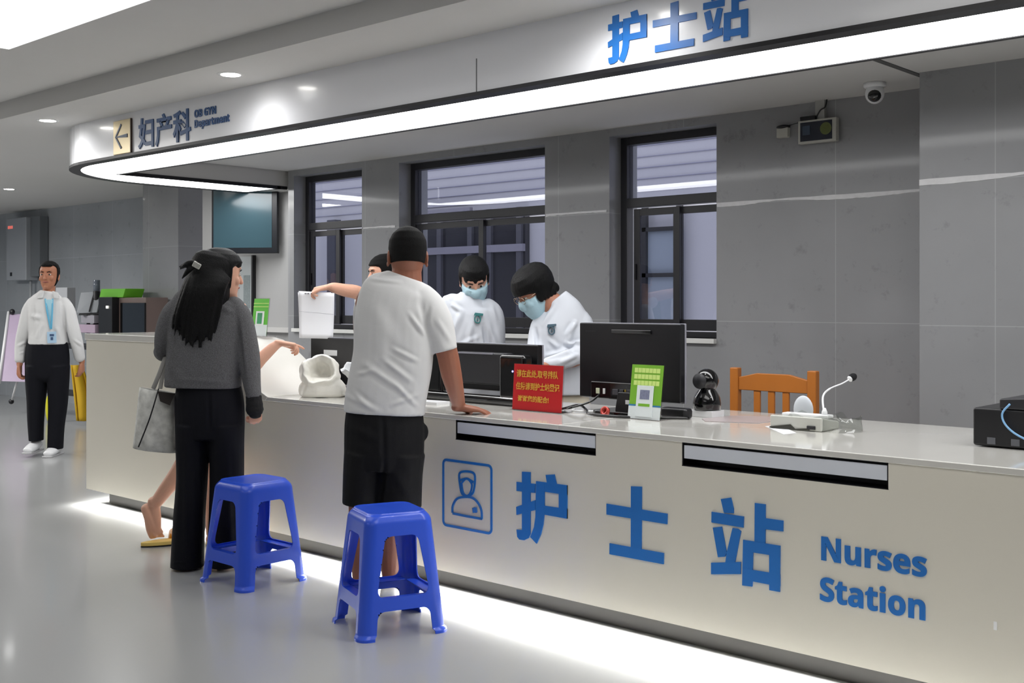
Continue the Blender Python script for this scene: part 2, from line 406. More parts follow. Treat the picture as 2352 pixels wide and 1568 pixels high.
def glyph(polys, y, name, parent, th=.004, fn=lambda x, z: (x, z)):
    mb = MB()
    for i, st in enumerate(polys):
        q = [fn(x, z) for x, z in st]
        mb.prism(q, lambda x, z: Vector((x, y-th-.00015*i, z)), lambda x, z: Vector((x, y+.002, z)))
    return mb.build(name, M_blue, parent)
def fit(polys, x0, x1, z0, z1):
    xs = [p[0] for s_ in polys for p in s_]; zs = [p[1] for s_ in polys for p in s_]
    a, b, c, d = min(xs), max(xs), min(zs), max(zs)
    return lambda x, z: (x0+(x-a)/(b-a)*(x1-x0), z0+(z-c)/(d-c)*(z1-z0))
for P_, (a, b, zb, zt) in zip(GL, [(-2.925, -2.725, 2.298, 2.505), (-2.695, -2.485, 2.315, 2.505), (-2.455, -2.245, 2.31, 2.515)]):
    glyph(P_, CY, 'character', can, fn=fit(P_, a, b, zb, zt))
for i, ch in enumerate('妇产科'):
    x = -6.775+.212*i
    text('character', ch, .205, mat('sign_blue_dark', (38, 84, 140), rough=.35), Matrix.Translation((x, CY-.004, 2.318)) @ FRONT, can, .003, .0045)
sansb_ = lambda t: ''.join(chr(0x1D5D4+ord(c)-65) if c.isupper() else chr(0x1D5EE+ord(c)-97) if c.islower() else c for c in t)
for i, s_ in enumerate(('OB GYN', 'Department')):
    text('lettering', sansb_(s_), .062, MATS['sign_blue_dark'], Matrix.Translation((-6.11, CY-.004, 2.43-.062*i)) @ FRONT, can, .002, .0012)
pl = MB().box(-7.09, -6.865, CY-.012, CY-.001, 2.285, 2.51).build('direction_plate', mat('brushed_gold', (226, 208, 168), rough=.25, metal=.35), can, bevel=.004)
MB().box(-6.865, -6.857, CY-.013, CY-.001, 2.285, 2.51).build('plate_edge', mat('dark_bronze', (60, 42, 28), rough=.4), pl)
mb = MB(); yy = CY-.013
for poly in ([(-7.05,2.398),(-6.90,2.388),(-6.90,2.412),(-7.05,2.404)], [(-7.06,2.402),(-7.045,2.402),(-6.975,2.475),(-6.985,2.485)], [(-7.06,2.402),(-7.045,2.402),(-6.975,2.328),(-6.985,2.318)]):
    mb.prism(poly, lambda x, z: Vector((x, yy-.003, z)), lambda x, z: Vector((x, yy+.002, z)))
mb.build('arrow', mat('arrow_grey_blue', (86, 104, 130), rough=.4), pl)

# ------------------------------------------------------------------ counter
ctr = empty('reception_counter', (-3.8, 4.0, 0), 'long cream reception counter with blue characters and a raised left end', 'counter')
XL, XE = -7.03, .6
PB = .09
slots = [(-3.606, -2.81), (-2.40, -1.596)]
prof = [(XL, 1.06), (-5.80, 1.06), (-5.60, 1.045), (-5.44, .99), (-5.30, .92), (-5.16, .84), (-5.06, .79), (-5.02, .778)]
mb = MB()
mb.box(XL, XE, YF, YF+.03, PB, .69)
zz = [XL]+[x for s_ in slots for x in s_]+[XE]
for i in range(0, len(zz), 2): mb.box(zz[i], zz[i+1], YF, YF+.03, .69, .778)
poly = [(XL, .778)]+prof[:-1]+[(-5.035, .778)]
mb.prism(poly, lambda x, z: Vector((x, YF, z)), lambda x, z: Vector((x, YF+.03, z)))
mb.box(XL, XL+.03, YF+.03, 4.03, PB, 1.06); mb.box(XE-.03, XE, YF+.03, 4.51, PB, .778)
mb.box(XL, XL+.03, 4.03, 4.5, PB, .78)
mb.box(XL, -5.0, 4.0, 4.03, .78, 1.03) if False else None
mb.box(XL+.03, -3.0, 4.32, 4.35, .05, .778); mb.box(-3.0, XE, 4.51, 4.54, .05, .778)
mb.build('front_panel', M_cream, ctr)
mb = MB()
for a, b in slots:
    mb = MB(); mb.box(a, b, YF+.075, YF+.08, .68, .79); mb.box(a-.001, b+.001, YF+.0, YF+.075, .6895, .6925)
    mb.box(a-.001, a+.004, YF+.002, YF+.075, .69, .778); mb.box(b-.004, b+.001, YF+.002, YF+.075, .69, .778)
    mb.box(a, b, YF+.002, YF+.07, .7745, .7785)
    mb.build('slot_shadow_lining', M_black, ctr)  # black colour stands in for the shadow gap around the drawer
for a, b in slots:
    MB().box(a+.006, b-.006, YF+.004, YF+.03, .718, .768).build('drawer', M_drawer, ctr, bevel=.002)
# tops
mb = MB(); mb.box(-5.06, -3.0, YF-.006, 4.38, .778, .80); mb.box(-3.0, XE, YF-.006, 4.57, .778, .80); mb.box(XL, -5.06, 4.03, 4.38, .778, .80)
mb.build('countertop', M_top, ctr, bevel=.004)
up = [(XL-.01, 1.10), (-5.78, 1.10), (-5.66, 1.096), (-5.56, 1.08), (-5.47, 1.045), (-5.39, 1.0), (-5.28, .935), (-5.16, .87), (-5.07, .82), (-5.02, .801)]
lo = [(x-.02, z-.04) for x, z in up]; lo[0] = (XL-.01, 1.06); lo[-1] = (-5.04, .779)
mb = MB(); mb.prism(up+lo[::-1], lambda x, z: Vector((x, YF-.008, z)), lambda x, z: Vector((x, 4.04, z)))
ro = mb.build('raised_top', M_top, ctr, bevel=.004)
mb = MB(); mb.prism([(XL, .80)]+[(x-.02, z-.03) for x, z in up[1:-1]]+[(-5.05, .80)], lambda x, z: Vector((x, 4.0, z)), lambda x, z: Vector((x, 4.03, z)))
mb.build('raised_back', M_cream, ctr)
# kick with rounded left end
def rrect(x0, x1, y0, y1, r, n=8):
    p = []
    for cx, cy, a0 in ((x1-r, y1-r, 0), (x0+r, y1-r, 90), (x0+r, y0+r, 180), (x1-r, y0+r, 270)):
        for i in range(n+1):
            a = math.radians(a0+90*i/n); p.append((cx+r*math.cos(a), cy+r*math.sin(a)))
    return p
mb = MB(); mb.prism(rrect(-6.98, XE, 3.635, 4.3, .12), lambda x, y: Vector((x, y, 0)), lambda x, y: Vector((x, y, .12)))
mb.build('toe_kick', M_kick, ctr, smooth=False)
for P_ in GL: glyph(P_, YF, 'character', ctr)
# nurse pictogram
mb = MB(); cx, cz = -3.535, .447
NS = [0]
def stroke(pts, wd, close=False):
    NS[0] += 1; yo = YF-.0030-.00025*NS[0]
    P2 = [Vector(p) for p in pts]; n = len(P2)
    L = []; R_ = []
    for k in range(n):
        if close: a, b = P2[k-1], P2[(k+1) % n]
        else: a, b = P2[max(k-1, 0)], P2[min(k+1, n-1)]
        d = (b-a).normalized(); nn = Vector((-d.y, d.x))*wd/2; L.append(P2[k]+nn); R_.append(P2[k]-nn)
    vs = [(p.x, yo, p.y) for p in L]+[(p.x, yo, p.y) for p in R_]+[(p.x, YF+.001, p.y) for p in L]+[(p.x, YF+.001, p.y) for p in R_]; fs = []
    for k in range(n if close else n-1):
        j = (k+1) % n; fs += [(k, j, n+j, n+k), (2*n+k, 3*n+k, 3*n+j, 2*n+j), (k, 2*n+k, 2*n+j, j), (n+k, n+j, 3*n+j, 3*n+k)]
    mb.add(vs, fs)
stroke(rrect(-3.684, -3.384, .30, .594, .02, 5), .011, True)
def P4(u, v):
    p = at(950+u/3.136, 980+v/3.136, YF); return (p.x, p.z)
def smooth_pts(pp, k=5, close=False):
    out = []; n = len(pp)
    for i in range(n if close else n-1):
        g = lambda j: Vector(pp[j % n]) if close else Vector(pp[max(0, min(n-1, j))])
        a, b, c, d = g(i-1), g(i), g(i+1), g(i+2)
        for q in range(k):
            t = q/k; out.append(tuple(.5*((2*b)+(-a+c)*t+(2*a-5*b+4*c-d)*t*t+(-a+3*b-3*c+d)*t**3)))
    if not close: out.append(tuple(pp[-1]))
    return out
stroke(smooth_pts([P4(*p) for p in [(330,350),(345,325),(388,320),(430,330),(444,360),(440,430),(425,480),(385,500),(350,478),(338,430)]], 4, True), .010, True)
stroke(smooth_pts([P4(*p) for p in [(335,385),(355,378),(385,372),(412,385),(436,400)]], 4), .010)
stroke(smooth_pts([P4(*p) for p in [(350,420),(352,400),(385,372),(418,405),(420,440),(408,480),(385,495),(360,475)]], 4, True), .008, True)
stroke(smooth_pts([P4(*p) for p in [(282,618),(284,570),(310,522),(350,506),(420,508),(465,545),(490,600),(494,660)]], 5)+[P4(494,662), P4(380,642), P4(284,622)], .010)
stroke([P4(428,600), P4(462,596)], .022)
stroke([P4(445,578), P4(447,618)], .012)
mb.build('nurse_pictogram', M_blue, ctr)
# English lettering
pN = at(1886, 1286, YF); pS = at(1886, 1378, YF)
pNe = at(2128, 1286, YF)
sansb = lambda t: ''.join(chr(0x1D5D4+ord(c)-65) if c.isupper() else chr(0x1D5EE+ord(c)-97) if c.islower() else c for c in t)
tN = text('lettering', sansb('Nurses'), .108, M_blue, Matrix.Translation((pN.x-.006, YF-.002, at(1886,1284,YF).z)) @ FRONT, ctr, .002, .0018, sx=1.0)
tS = text('lettering', sansb('Station'), .108, M_blue, Matrix.Translation((pN.x-.006, YF-.002, at(1886,1377,YF).z)) @ FRONT, ctr, .002, .0018, sx=1.0)
for t_ in (tN, tS):
    xs_ = [q.co.x for q in t_.data.vertices]; k = (pNe.x-pN.x)/(max(xs_)-min(xs_)); a_ = min(xs_)
    for q in t_.data.vertices: q.co.x = a_+(q.co.x-a_)*k
print('letter stretch', k)
MB().box(-1.26, -1.25, YF-.003, YF+.002, .30, .325).build('painted_highlight', mat('highlight_white', (250, 250, 250)), ctr)  # bright highlight on the front panel, put in as a small white piece

# ------------------------------------------------------------------ stools
M_stool = mat('blue_plastic', (48, 88, 218), rough=.3, coat=.2)
HS = .47; RC = .05
def half(z): return .137+(.182-.137)*(1-min(z, HS)/HS) + (.007 if z < .02 else 0)
def stool_cell_mesh():
    ns = 48; nz = 70
    def P3(side, s, z):
        if z > HS-.035:    # shoulder rounds in to the seat
            k = (z-(HS-.035))/.035; h = half(z)-.016*k*k
        else: h = half(z)
        rc = .045
        x = s*h; y = -h
        lim = h-rc
        if abs(x) > lim:
            # walk around the corner: s maps on to a 45 degree part of the rounding
            q = (abs(x)-lim)/rc*math.pi/4; sg = 1 if x > 0 else -1
            x = sg*(lim+rc*math.sin(q)); y = -(lim+rc*math.cos(q))
        a = side*math.pi/2
        return Vector((x*math.cos(a)-y*math.sin(a), x*math.sin(a)+y*math.cos(a), z))
    def sd(x, z, h):
        # signed distances to the upper window and the lower arch, metres
        def box(cx, cz, hx, hz, r):
            dx = abs(x-cx)-hx+r; dz = abs(z-cz)-hz+r
            return math.hypot(max(dx, 0), max(dz, 0))+min(max(dx, dz), 0)-r
        hw = h-.060-.09*max(0, z-.2)
        up_ = box(0, .274, hw, .116, .028)
        lowr = box(0, -.05, h-.064, .157, .03)
        return min(up_, lowr)
    parts = {'seat': MB(), 'leg': [MB() for _ in range(4)], 'crossbar': [MB() for _ in range(4)]}
    for side in range(4):
        grid = []
        for j in range(nz+1):
            z = HS*j/nz; h = half(z); row = []
            for i in range(ns+1):
                s = -1+2*i/ns; row.append([s, z, sd(s*h, z, h)])
            grid.append(row)
        # drop the cells inside an opening, then pull the bordering vertices on to its outline
        gone = {}
        for j in range(nz):
            for i in range(ns):
                c = [grid[j][i], grid[j][i+1], grid[j+1][i+1], grid[j+1][i]]
                gone[j, i] = sum(q[2] for q in c)/4 < 0
        for j in range(nz+1):
            for i in range(ns+1):
                near = [gone[q] for q in ((j-1, i-1), (j-1, i), (j, i-1), (j, i)) if q in gone]
                if True in near and False in near:
                    s, z, d = grid[j][i]; x = s*half(z)
                    for _ in range(3):
                        h = half(z); d = sd(x, z, h); e = .001
                        gx = (sd(x+e, z, h)-sd(x-e, z, h))/(2*e); gz = (sd(x, z+e, h)-sd(x, z-e, h))/(2*e)
                        L = gx*gx+gz*gz or 1
                        x -= d*gx/L; z = max(0, z-d*gz/L) if j else 0
                    grid[j][i] = [x/half(z), z, 0.0]
        for j in range(nz):
            for i in range(ns):
                c = [grid[j][i], grid[j][i+1], grid[j+1][i+1], grid[j+1][i]]
                if gone[j, i]: continue
                zc = sum(q[1] for q in c)/4; sc_ = sum(q[0] for q in c)/4
                if zc > .368: tgt = parts['seat']
                elif zc < .107 or zc > .16 or abs(sc_)*half(zc) > half(zc)-.062: tgt = parts['leg'][(side+(1 if sc_ > 0 else 0)) % 4]
                else: tgt = parts['crossbar'][side]
                tgt.add([P3(side, q[0], q[1]) for q in c], [(0, 1, 2, 3)])
    # seat top
    n = ns; rings = []
    h = half(HS)-.016
    for k in (1.0, .985, .955, .90, .6, .3, .02):
        ring = []; hz = HS+(.004 if k < .99 else 0)+(.0015 if k < .96 else 0)-(.0035 if k < .92 else 0)
        hh = h*k; rc = .045*k
        for side in range(4):
            for i in range(n):
                s = -1+2*i/n; x = s*hh; y = -hh; lim = hh-rc
                if abs(x) > lim:
                    q = (abs(x)-lim)/rc*math.pi/4; sg = 1 if x > 0 else -1; x = sg*(lim+rc*math.sin(q)); y = -(lim+rc*math.cos(q))
                a = side*math.pi/2; ring.append((x*math.cos(a)-y*math.sin(a), x*math.sin(a)+y*math.cos(a), hz))
        rings.append(ring)
    parts['seat'].rings(rings, cap=True)
    for side in range(4):   # inward ledge of each crossbar, ribs down each leg
        a = side*math.pi/2; M = Matrix.Rotation(a, 4, 'Z'); hh = half(.150)
        parts.setdefault('ledge', []).append(MB().box(-hh+.05, hh-.05, -hh+.002, -hh+.05, .146, .150, M))
    return parts
def stool(loc, rot, label):
    e = empty('plastic_stool', loc, label, 'stool', 'blue plastic stools in front of the counter'); e.rotation_euler = (0, 0, rot)
    return e
PP = stool_cell_mesh()
st1 = stool((0, 0, 0), 0, 'blue plastic stool')
kids = []
def key(p): return (round(p[0]/.0006), round(p[1]/.0006), round(p[2]/.0006))
allp = [PP['seat']]+PP['leg']+PP['crossbar']
# shared smooth normals so that the joints between parts do not show
NA = {}; EC = {}
for mb in allp:
    for f in mb.f:
        q = [Vector(mb.v[i]) for i in f]; kk = [key(mb.v[i]) for i in f]
        if len(q) > 4: nn = Vector((0, 0, 1)) if q[0].z > .3 else Vector((0, 0, 0))
        else:
            nn = (q[2]-q[0]).cross(q[3]-q[1])
        for k_ in kk: NA.setdefault(k_, Vector((0, 0, 0))); NA[k_] += nn
        for i in range(len(q)):
            k1, k2 = kk[i], kk[(i+1) % len(q)]
            if k1 != k2: e_ = (min(k1, k2), max(k1, k2)); EC[e_] = EC.get(e_, 0)+1
TH = .0045
for mb, nm in [(PP['seat'], 'seat')]+[(m_, 'leg') for m_ in PP['leg']]+[(m_, 'crossbar') for m_ in PP['crossbar']]:
    idx = {}; V = []; F = []
    for p in mb.v:
        k = key(p)
        if k not in idx: idx[k] = len(V); V.append(Vector(p))
    ks = sorted(idx, key=idx.get); N_ = []
    for k, p in zip(ks, V):
        n_ = NA[k].copy()
        out = Vector((p.x, p.y, 0)) if p.z < HS-.003 else Vector((p.x*.2, p.y*.2, 1))
        if n_.dot(out) < 0: n_ = -n_
        N_.append(n_.normalized() if n_.length > 0 else Vector((0, 0, 1)))
    n0 = len(V); rim = []
    for f in mb.f:
        g = []
        for i in f:
            j = idx[key(mb.v[i])]
            if j not in g: g.append(j)
        if len(g) < 3: continue
        c = (V[g[1]]-V[g[0]]).cross(V[g[2]]-V[g[0]])
        if c.dot(N_[g[0]]) < 0: g = g[::-1]
        F.append(g); F.append([n0+j for j in g[::-1]])
        for i in range(len(g)):
            k1, k2 = ks[g[i]], ks[g[(i+1) % len(g)]]
            if EC.get((min(k1, k2), max(k1, k2)), 0) == 1:
                a_, b_ = g[i], g[(i+1) % len(g)]; rn = (V[b_]-V[a_]).cross(N_[a_]+N_[b_]).normalized()
                rim.append(([V[b_], V[a_], V[a_]-N_[a_]*TH, V[b_]-N_[b_]*TH], rn))
    EV = []; EN = []
    if nm == 'crossbar':
        L = PP['ledge'][len([k for k in kids if k.name.startswith('crossbar')])]; b0 = 2*n0
        F += [[i+b0 for i in f] for f in L.f]; EV = L.v; zm = sum(p[2] for p in L.v)/8; EN = [(0, 0, 1 if p[2] > zm else -1) for p in L.v]
    for qd, rn in rim:
        b0 = 2*n0+len(EV); F.append([b0, b0+1, b0+2, b0+3]); EV = list(EV)+[tuple(p) for p in qd]; EN = EN+[tuple(rn)]*4
    me = bpy.data.meshes.new(nm); me.from_pydata([tuple(p) for p in V]+[tuple(p-n_*TH) for p, n_ in zip(V, N_)]+[tuple(p) for p in EV], [], F)
    me.polygons.foreach_set('use_smooth', [True]*len(me.polygons)); me.materials.append(M_stool)
    me.update(); me.normals_split_custom_set_from_vertices([tuple(n_) for n_ in N_]+[tuple(-n_) for n_ in N_]+EN)
    o = bpy.data.objects.new(nm, me); COL.objects.link(o); o.parent = st1; kids.append(o)
st1.location = (-4.49, 3.09, 0)
st2 = st1.copy(); COL.objects.link(st2); st2.location = (-3.45, 3.02, 0); st2.rotation_euler = (0, 0, math.radians(-21))
st2['label'] = 'nearer blue plastic stool, in front of the man in black shorts'
for k in kids:
    c = k.copy(); COL.objects.link(c); c.parent = st2
st1['label'] = 'blue plastic stool beside the wide dark trousers of the long-haired woman'

# ------------------------------------------------------------------ things on the counter
ZD = .80
M_bk = mat('black_plastic', (20, 20, 24), rough=.38, var=.05)
M_bkg = mat('black_gloss', (10, 10, 12), rough=.1, coat=.6)
M_dg = mat('dark_grey_plastic', (38, 38, 42), rough=.45)
M_wh = mat('white_plastic', (232, 233, 235), rough=.35)
M_acr = glass_mat('clear_acrylic', (238, 236, 236), 1.4)
M_bezel = mat('silver_bezel', (176, 176, 188), rough=.3, metal=.4)
M_lbl = mat('white_label', (228, 230, 232), rough=.5)
def monitor(x, y, w_, z0, h, label, back=True, tilt=0, rot=0, cx=None):
    """seen from the back; the screen looks to +Y"""
    e = empty('monitor', (x, y, ZD), label, 'monitor', 'desktop monitors on the counter')
    M = Matrix.Translation((x, y, z0+h/2)) @ Matrix.Rotation(rot, 4, 'Z') @ Matrix.Rotation(tilt, 4, 'X')
    sh = MB().box(-w_/2, w_/2, -.022, .016, -h/2, h/2, M).build('casing', M_bk, e, bevel=.006)
    MB().box(-w_/2-.001, w_/2+.003, .012, .022, -h/2-.005, h/2+.001, M).build('bezel', M_bezel, e, bevel=.002)
    MB().box(-w_/2+.012, w_/2-.012, .0215, .0228, -h/2+.012, h/2-.012, M).build('screen', mat('screen_glass', (120, 130, 140), rough=.15), e)
    return e, sh, M
# big monitor at the right
e, sh, M = monitor(-3.075, 4.14, .565, .862, .345, 'large black monitor seen from behind with silver edge, right of the red sign')
MB().box(-.09, .13, -.030, -.022, .125, .143, M).build('vent_slot', M_bkg, sh, bevel=.003)
MB().box(-.245, -.185, -.0235, -.022, .132, .136, M).build('marking', M_dg, sh)
hs = MB().box(-.19, .16, -.055, -.020, -.172, -.095, M).build('port_housing', M_bkg, e, bevel=.006)
for k, (px, wd, c) in enumerate([(-.155, .018, (215, 220, 190)), (-.115, .01, (230, 230, 230)), (.0, .012, (190, 160, 60)), (-.06, .03, (70, 70, 76)), (-.02, .03, (60, 60, 66)), (.02, .03, (64, 64, 70))]):
    MB().box(px, px+wd, -.060, -.054, -.15, -.125, M).build('connector', mat('connector_%d' % k, c, rough=.5), hs, bevel=.001)
MB().prism([(-.05, -.08), (.06, -.08), (.035, .02), (-.03, .02)], lambda x, z: Vector((-3.06+x, 4.06, .88+z)), lambda x, z: Vector((-3.06+x, 4.10, .88+z))).build('stand_neck', M_bk, e, bevel=.006)
MB().prism(rrect(-.14, .14, -.10, .10, .05), lambda x, y: Vector((-3.06+x, 4.09+y, ZD)), lambda x, y: Vector((-3.06+x, 4.09+y, ZD+.018))).build('stand_base', M_bkg, e, bevel=.005)
MB().box(-3.03, -2.93, 4.038, 4.041, .850, .868).build('inventory_label', M_lbl, e)
# middle monitor with a square frame stand
mx, my = -3.98, 4.10
e, sh, M = monitor(mx, my+.03, .74, .86, .235, 'wide glossy black monitor on a frame stand, beside the arm of the man in white', tilt=0)
MB().box(-.14, .22, -.075, -.02, -.085, .075, M).build('port_housing', M_dg, sh, bevel=.012)
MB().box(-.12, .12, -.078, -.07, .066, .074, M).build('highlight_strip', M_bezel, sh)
mb = MB()
mb.box(mx-.34, mx+.37, my-.10, my-.03, ZD, ZD+.045)
mb.box(mx+.20, mx+.37, my-.09, my-.02, ZD+.03, ZD+.25); mb.box(mx-.34, mx-.22, my-.07, my-.02, ZD+.03, ZD+.25)
mb.build('frame_stand', M_bkg, e, bevel=.02, seg=3)
MB().ball((mx+.30, my-.094, ZD+.17), .005, .004, .005).build('power_light', emis('blue_led', (150, 150, 255), 3), e)
# left monitor behind the plastic bag
e, sh, M = monitor(-5.20, 4.16, .46, .83, .265, 'black monitor seen from behind between the hanging paper and the plastic bag')
MB().box(-.10, .02, -.026, -.021, .03, .062, M).build('sticker', M_lbl, sh)
MB().prism([(-.05, 0), (.05, 0), (.03, .12), (-.03, .12)], lambda x, z: Vector((-5.2+x, 4.10, ZD+z)), lambda x, z: Vector((-5.2+x, 4.13, ZD+z))).build('stand_neck', M_bk, e)
MB().prism(rrect(-.1, .1, -.08, .08, .04), lambda x, y: Vector((-5.2+x, 4.13+y, ZD)), lambda x, y: Vector((-5.2+x, 4.13+y, ZD+.015))).build('stand_base', M_bk, e)

# documents lying behind the middle monitor
for k, (x, y, a) in enumerate([(-4.14, 4.0-.14, .1), (-4.38, 3.86, -.2)]):
    o = MB().box(-.12, .12, -.05, .05, ZD, ZD+.012+.006*k, rz(a, (x, y, 0))).build('paper_stack', M_wh, None)
    tag(o, ['flat stack of white papers under the frame of the wide monitor', 'flat stack of white papers by the arm of the man in white'][k], 'paper stack', 'loose papers on the counter')
# cables
def cable(pts, r, m, label, name='cable'):
    P_ = [tuple(p) for p in pts]; out = []
    n = len(P_)
    for i in range(n-1):
        a, b, c, d = (Vector(P_[max(0, i-1)]), Vector(P_[i]), Vector(P_[i+1]), Vector(P_[min(n-1, i+2)]))
        for q in range(6):
            t = q/6; out.append(.5*((2*b)+(-a+c)*t+(2*a-5*b+4*c-d)*t*t+(-a+3*b-3*c+d)*t**3))
    out.append(Vector(P_[-1]))
    o = MB().tube(out, r, 8).build(name, m, None, smooth=True)
    return tag(o, label, 'cable')
cable([(-3.42, 4.02, .806), (-3.36, 4.0, .812), (-3.3, 4.04, .83), (-3.22, 4.0, .815), (-3.15, 3.93, .808), (-3.02, 3.92, .806), (-2.90, 3.96, .806), (-2.72, 4.08, .806)], .006, M_bkg, 'thick black cable looping across the counter under the large monitor')
cable([(-3.40, 4.06, .807), (-3.30, 3.98, .82), (-3.24, 4.06, .85), (-3.20, 4.10, .90)], .005, M_bkg, 'black cable rising from the counter to the left of the large monitor stand')
cable([(-3.37, 4.10, .806), (-3.30, 4.0, .807), (-3.22, 4.03, .807), (-3.16, 4.08, .808)], .0045, M_wh, 'white cable curling beside the black cables under the large monitor')
o = tag(MB().lathe([(.012, -.009), (.021, -.008), (.021, .008), (.012, .009), (.012, -.009)], (-3.075, 3.95, .822), 24, Matrix.Rotation(math.radians(70), 4, 'X')).build('tape_roll', mat('copper_red', (190, 70, 60), rough=.25, metal=.3), None, smooth=True), 'small shiny red roll in front of the large monitor stand', 'tape roll')
plb = MB()
for k in range(6):
    a = k*.9; plb.ball((-3.22+.035*math.cos(a*2), 3.97+.03*math.sin(a), .815+.006*k), .035, .02, .012, Matrix.Rotation(a, 3, 'Z'), 10, 6)
# signs -----------------------------------------------------------
def stand_sign(x, y, z, w_, h, label, cat, face, rot=0, lean=4):
    """a printed card in a clear stand, leaning back slightly"""
    e = empty('sign_stand', (x, y, z), label, cat)
    M = rz(rot, (x, y, z)) @ Matrix.Rotation(math.radians(-lean), 4, 'X')
    MB().box(-w_/2, w_/2, 0, .002, .004, h, M).build('card', face, e, bevel=.0005)
    MB().box(-w_/2-.004, w_/2+.004, .0022, .005, .002, h+.004, M).build('acrylic_back', M_acr, e)
    MB().box(-w_/2-.006, w_/2+.006, -.012, .07, 0, .004, rz(rot, (x, y, z))).build('foot', M_acr if cat != 'x' else M_wh, e, bevel=.001)
    return e, M
M_red = mat('red_card', (188, 22, 28), rough=.4)
M_gold = mat('gold_print', (226, 176, 70), rough=.35, metal=.2)
cr = deskpt(1238, 943)
e, M = stand_sign(-3.435, 3.90, ZD, .30, .215, 'red card with gold characters in a clear stand, left of the large monitor', 'sign', M_red)
def on_card(name, body, size, m, M, x, z, parent, offset=0, sx=1, align='LEFT', off=-.0012):
    return text(name, body, size, m, M @ Matrix.Translation((x, off, z)) @ FRONT, parent, .0004, offset, sx, align)
on_card('gold_row', '请在此处,取号排队', .036, M_gold, M, -.132, .158, e, .0008, .86)
on_card('gold_row', '住院请到护士站登记', .036, M_gold, M, -.132, .100, e, .0008, .82)
on_card('gold_row', '谢谢您的配合!', .030, M_gold, M, -.118, .045, e, .0008, 1.02)
# green leaflet stand by the monitor
M_grn = mat('leaf_green', (120, 178, 50), rough=.4); M_lgrn = mat('pale_lime', (205, 230, 130), rough=.5); M_pap = mat('white_card', (222, 230, 232), rough=.45)
def green_stand(x, y, z, label, rows=3, w_=.165, h=.235):
    e, M = stand_sign(x, y, z, w_, h, label, 'leaflet stand', M_grn, lean=8)
    MB().box(-w_/2-.001, w_/2+.001, -.0015, 0, .002, h*.24, M).build('lower_band', M_pap, e)
    MB().prism([(-w_/2, h*.27), (w_/2, h*.27), (w_/2, h*.24), (-w_/2, h*.24)], lambda a, b: M @ Vector((a, -.0018, b)), lambda a, b: M @ Vector((a, .0, b))).build('blue_stripe', mat('soft_blue', (50, 120, 170), rough=.5), e)
    MB().box(-w_*.26, w_*.26, -.006, -.002, .012, h*.62, M).build('leaflet', M_pap, e, bevel=.001)
    MB().box(-w_*.15, w_*.15, -.0068, -.006, h*.37, h*.54, M).build('picture', mat('leaflet_picture', (120, 125, 150), rough=.5, var=.4, vscale=120), e)
    MB().box(-w_*.18, w_*.18, -.0068, -.006, h*.24, h*.29, M).build('green_bar', M_grn, e)
    for r in range(rows):
        z1 = h*(.94-.115*r)
        for k in range(7):
            xa = -w_*.41+w_*.82*k/7
            MB().box(xa+.001, xa+w_*.82/7-.001, -.0008, 0, z1-h*.085, z1, M).build('note_tile', M_lgrn, e)
    return e, M
green_stand(-2.86, 3.94, ZD, 'green and white leaflet stand in front of the large monitor')
e, M = stand_sign(-5.66, 3.93, 1.10, .15, .225, 'green card stand with a small white square on the raised end of the counter', 'leaflet stand', mat('leaf_green_b', (98, 190, 62), rough=.4), lean=6)
MB().box(-.076, .076, -.0015, 0, .002, .07, M).build('lower_band', M_pap, e)
for z in (.175, .195): MB().box(-.075, .075, -.001, 0, z, z+.004, M).build('stripe', M_lgrn, e)
MB().box(-.040, .040, -.003, 0, .065, .15, M).build('white_square', M_wh, e)
MB().box(-.024, .024, -.0038, -.003, .075, .14, M).build('green_square', mat('teal_print', (60, 150, 100), rough=.5, var=.3, vscale=150), e)
# dark phone in a holder next to it
e = empty('card_reader', (-5.84, 3.94, 1.10), 'small dark device standing on the raised counter end, left of the green card', 'card reader')
M = rz(.2, (-5.83, 3.94, 1.10)) @ Matrix.Rotation(-.2, 4, 'X')
MB().box(-.035, .035, 0, .012, 0, .075, M).build('casing', mat('navy_plastic', (30, 34, 52), rough=.3), e, bevel=.003)
MB().box(-.012, .02, -.001, 0, .02, .05, M).build('display', mat('pinkish_display', (190, 150, 150), rough=.3), e)
# hooded black camera figure shape: ball head on a flared foot
e = empty('desktop_camera', (-2.74, 4.25, ZD), 'glossy black desk camera with a round head on a small white box', 'camera')
MB().box(-2.80, -2.685, 4.20, 4.30, ZD, ZD+.028).build('white_box', M_wh, e, bevel=.002)
MB().lathe([(.052, .028), (.060, .034), (.062, .06), (.057, .085), (.045, .108), (.034, .122), (.03, .13)], (-2.742, 4.25, ZD), 28).build('body', M_bkg, e, smooth=True)
MB().ball((-2.742, 4.25, ZD+.158), .052, .050, .052, None, 28, 18).build('head', M_bkg, e, smooth=True)
MB().lathe([(.0, .0), (.03, 0), (.034, .006), (.034, .01)], (-2.742, 4.198, ZD+.158), 24, Matrix.Rotation(math.radians(90), 4, 'X')).build('lens', M_dg, e, smooth=True)
e2 = tag(MB().prism(rrect(-.07, .07, -.03, .03, .02), lambda x, y: Vector((-2.80+x, 4.10+y, ZD)), lambda x, y: Vector((-2.80+x, 4.10+y, ZD+.045))).build('computer_mouse', M_bk, None, bevel=.012), 'low black mouse between the green leaflet stand and the black desk camera', 'mouse')
# thin translucent mat
o = MB(); o.prism([deskpt(*p).to_2d() for p in [(1612, 962), (1680, 955), (1800, 958), (1790, 966), (1740, 972), (1620, 968)]], lambda x, y: Vector((x, y, ZD+.0005)), lambda x, y: Vector((x, y, ZD+.002)))
tag(o.build('desk_mat', mat('mauve_mat', (176, 164, 164), rough=.25), None), 'thin mauve plastic mat lying flat between the black camera and the microphone', 'mat')
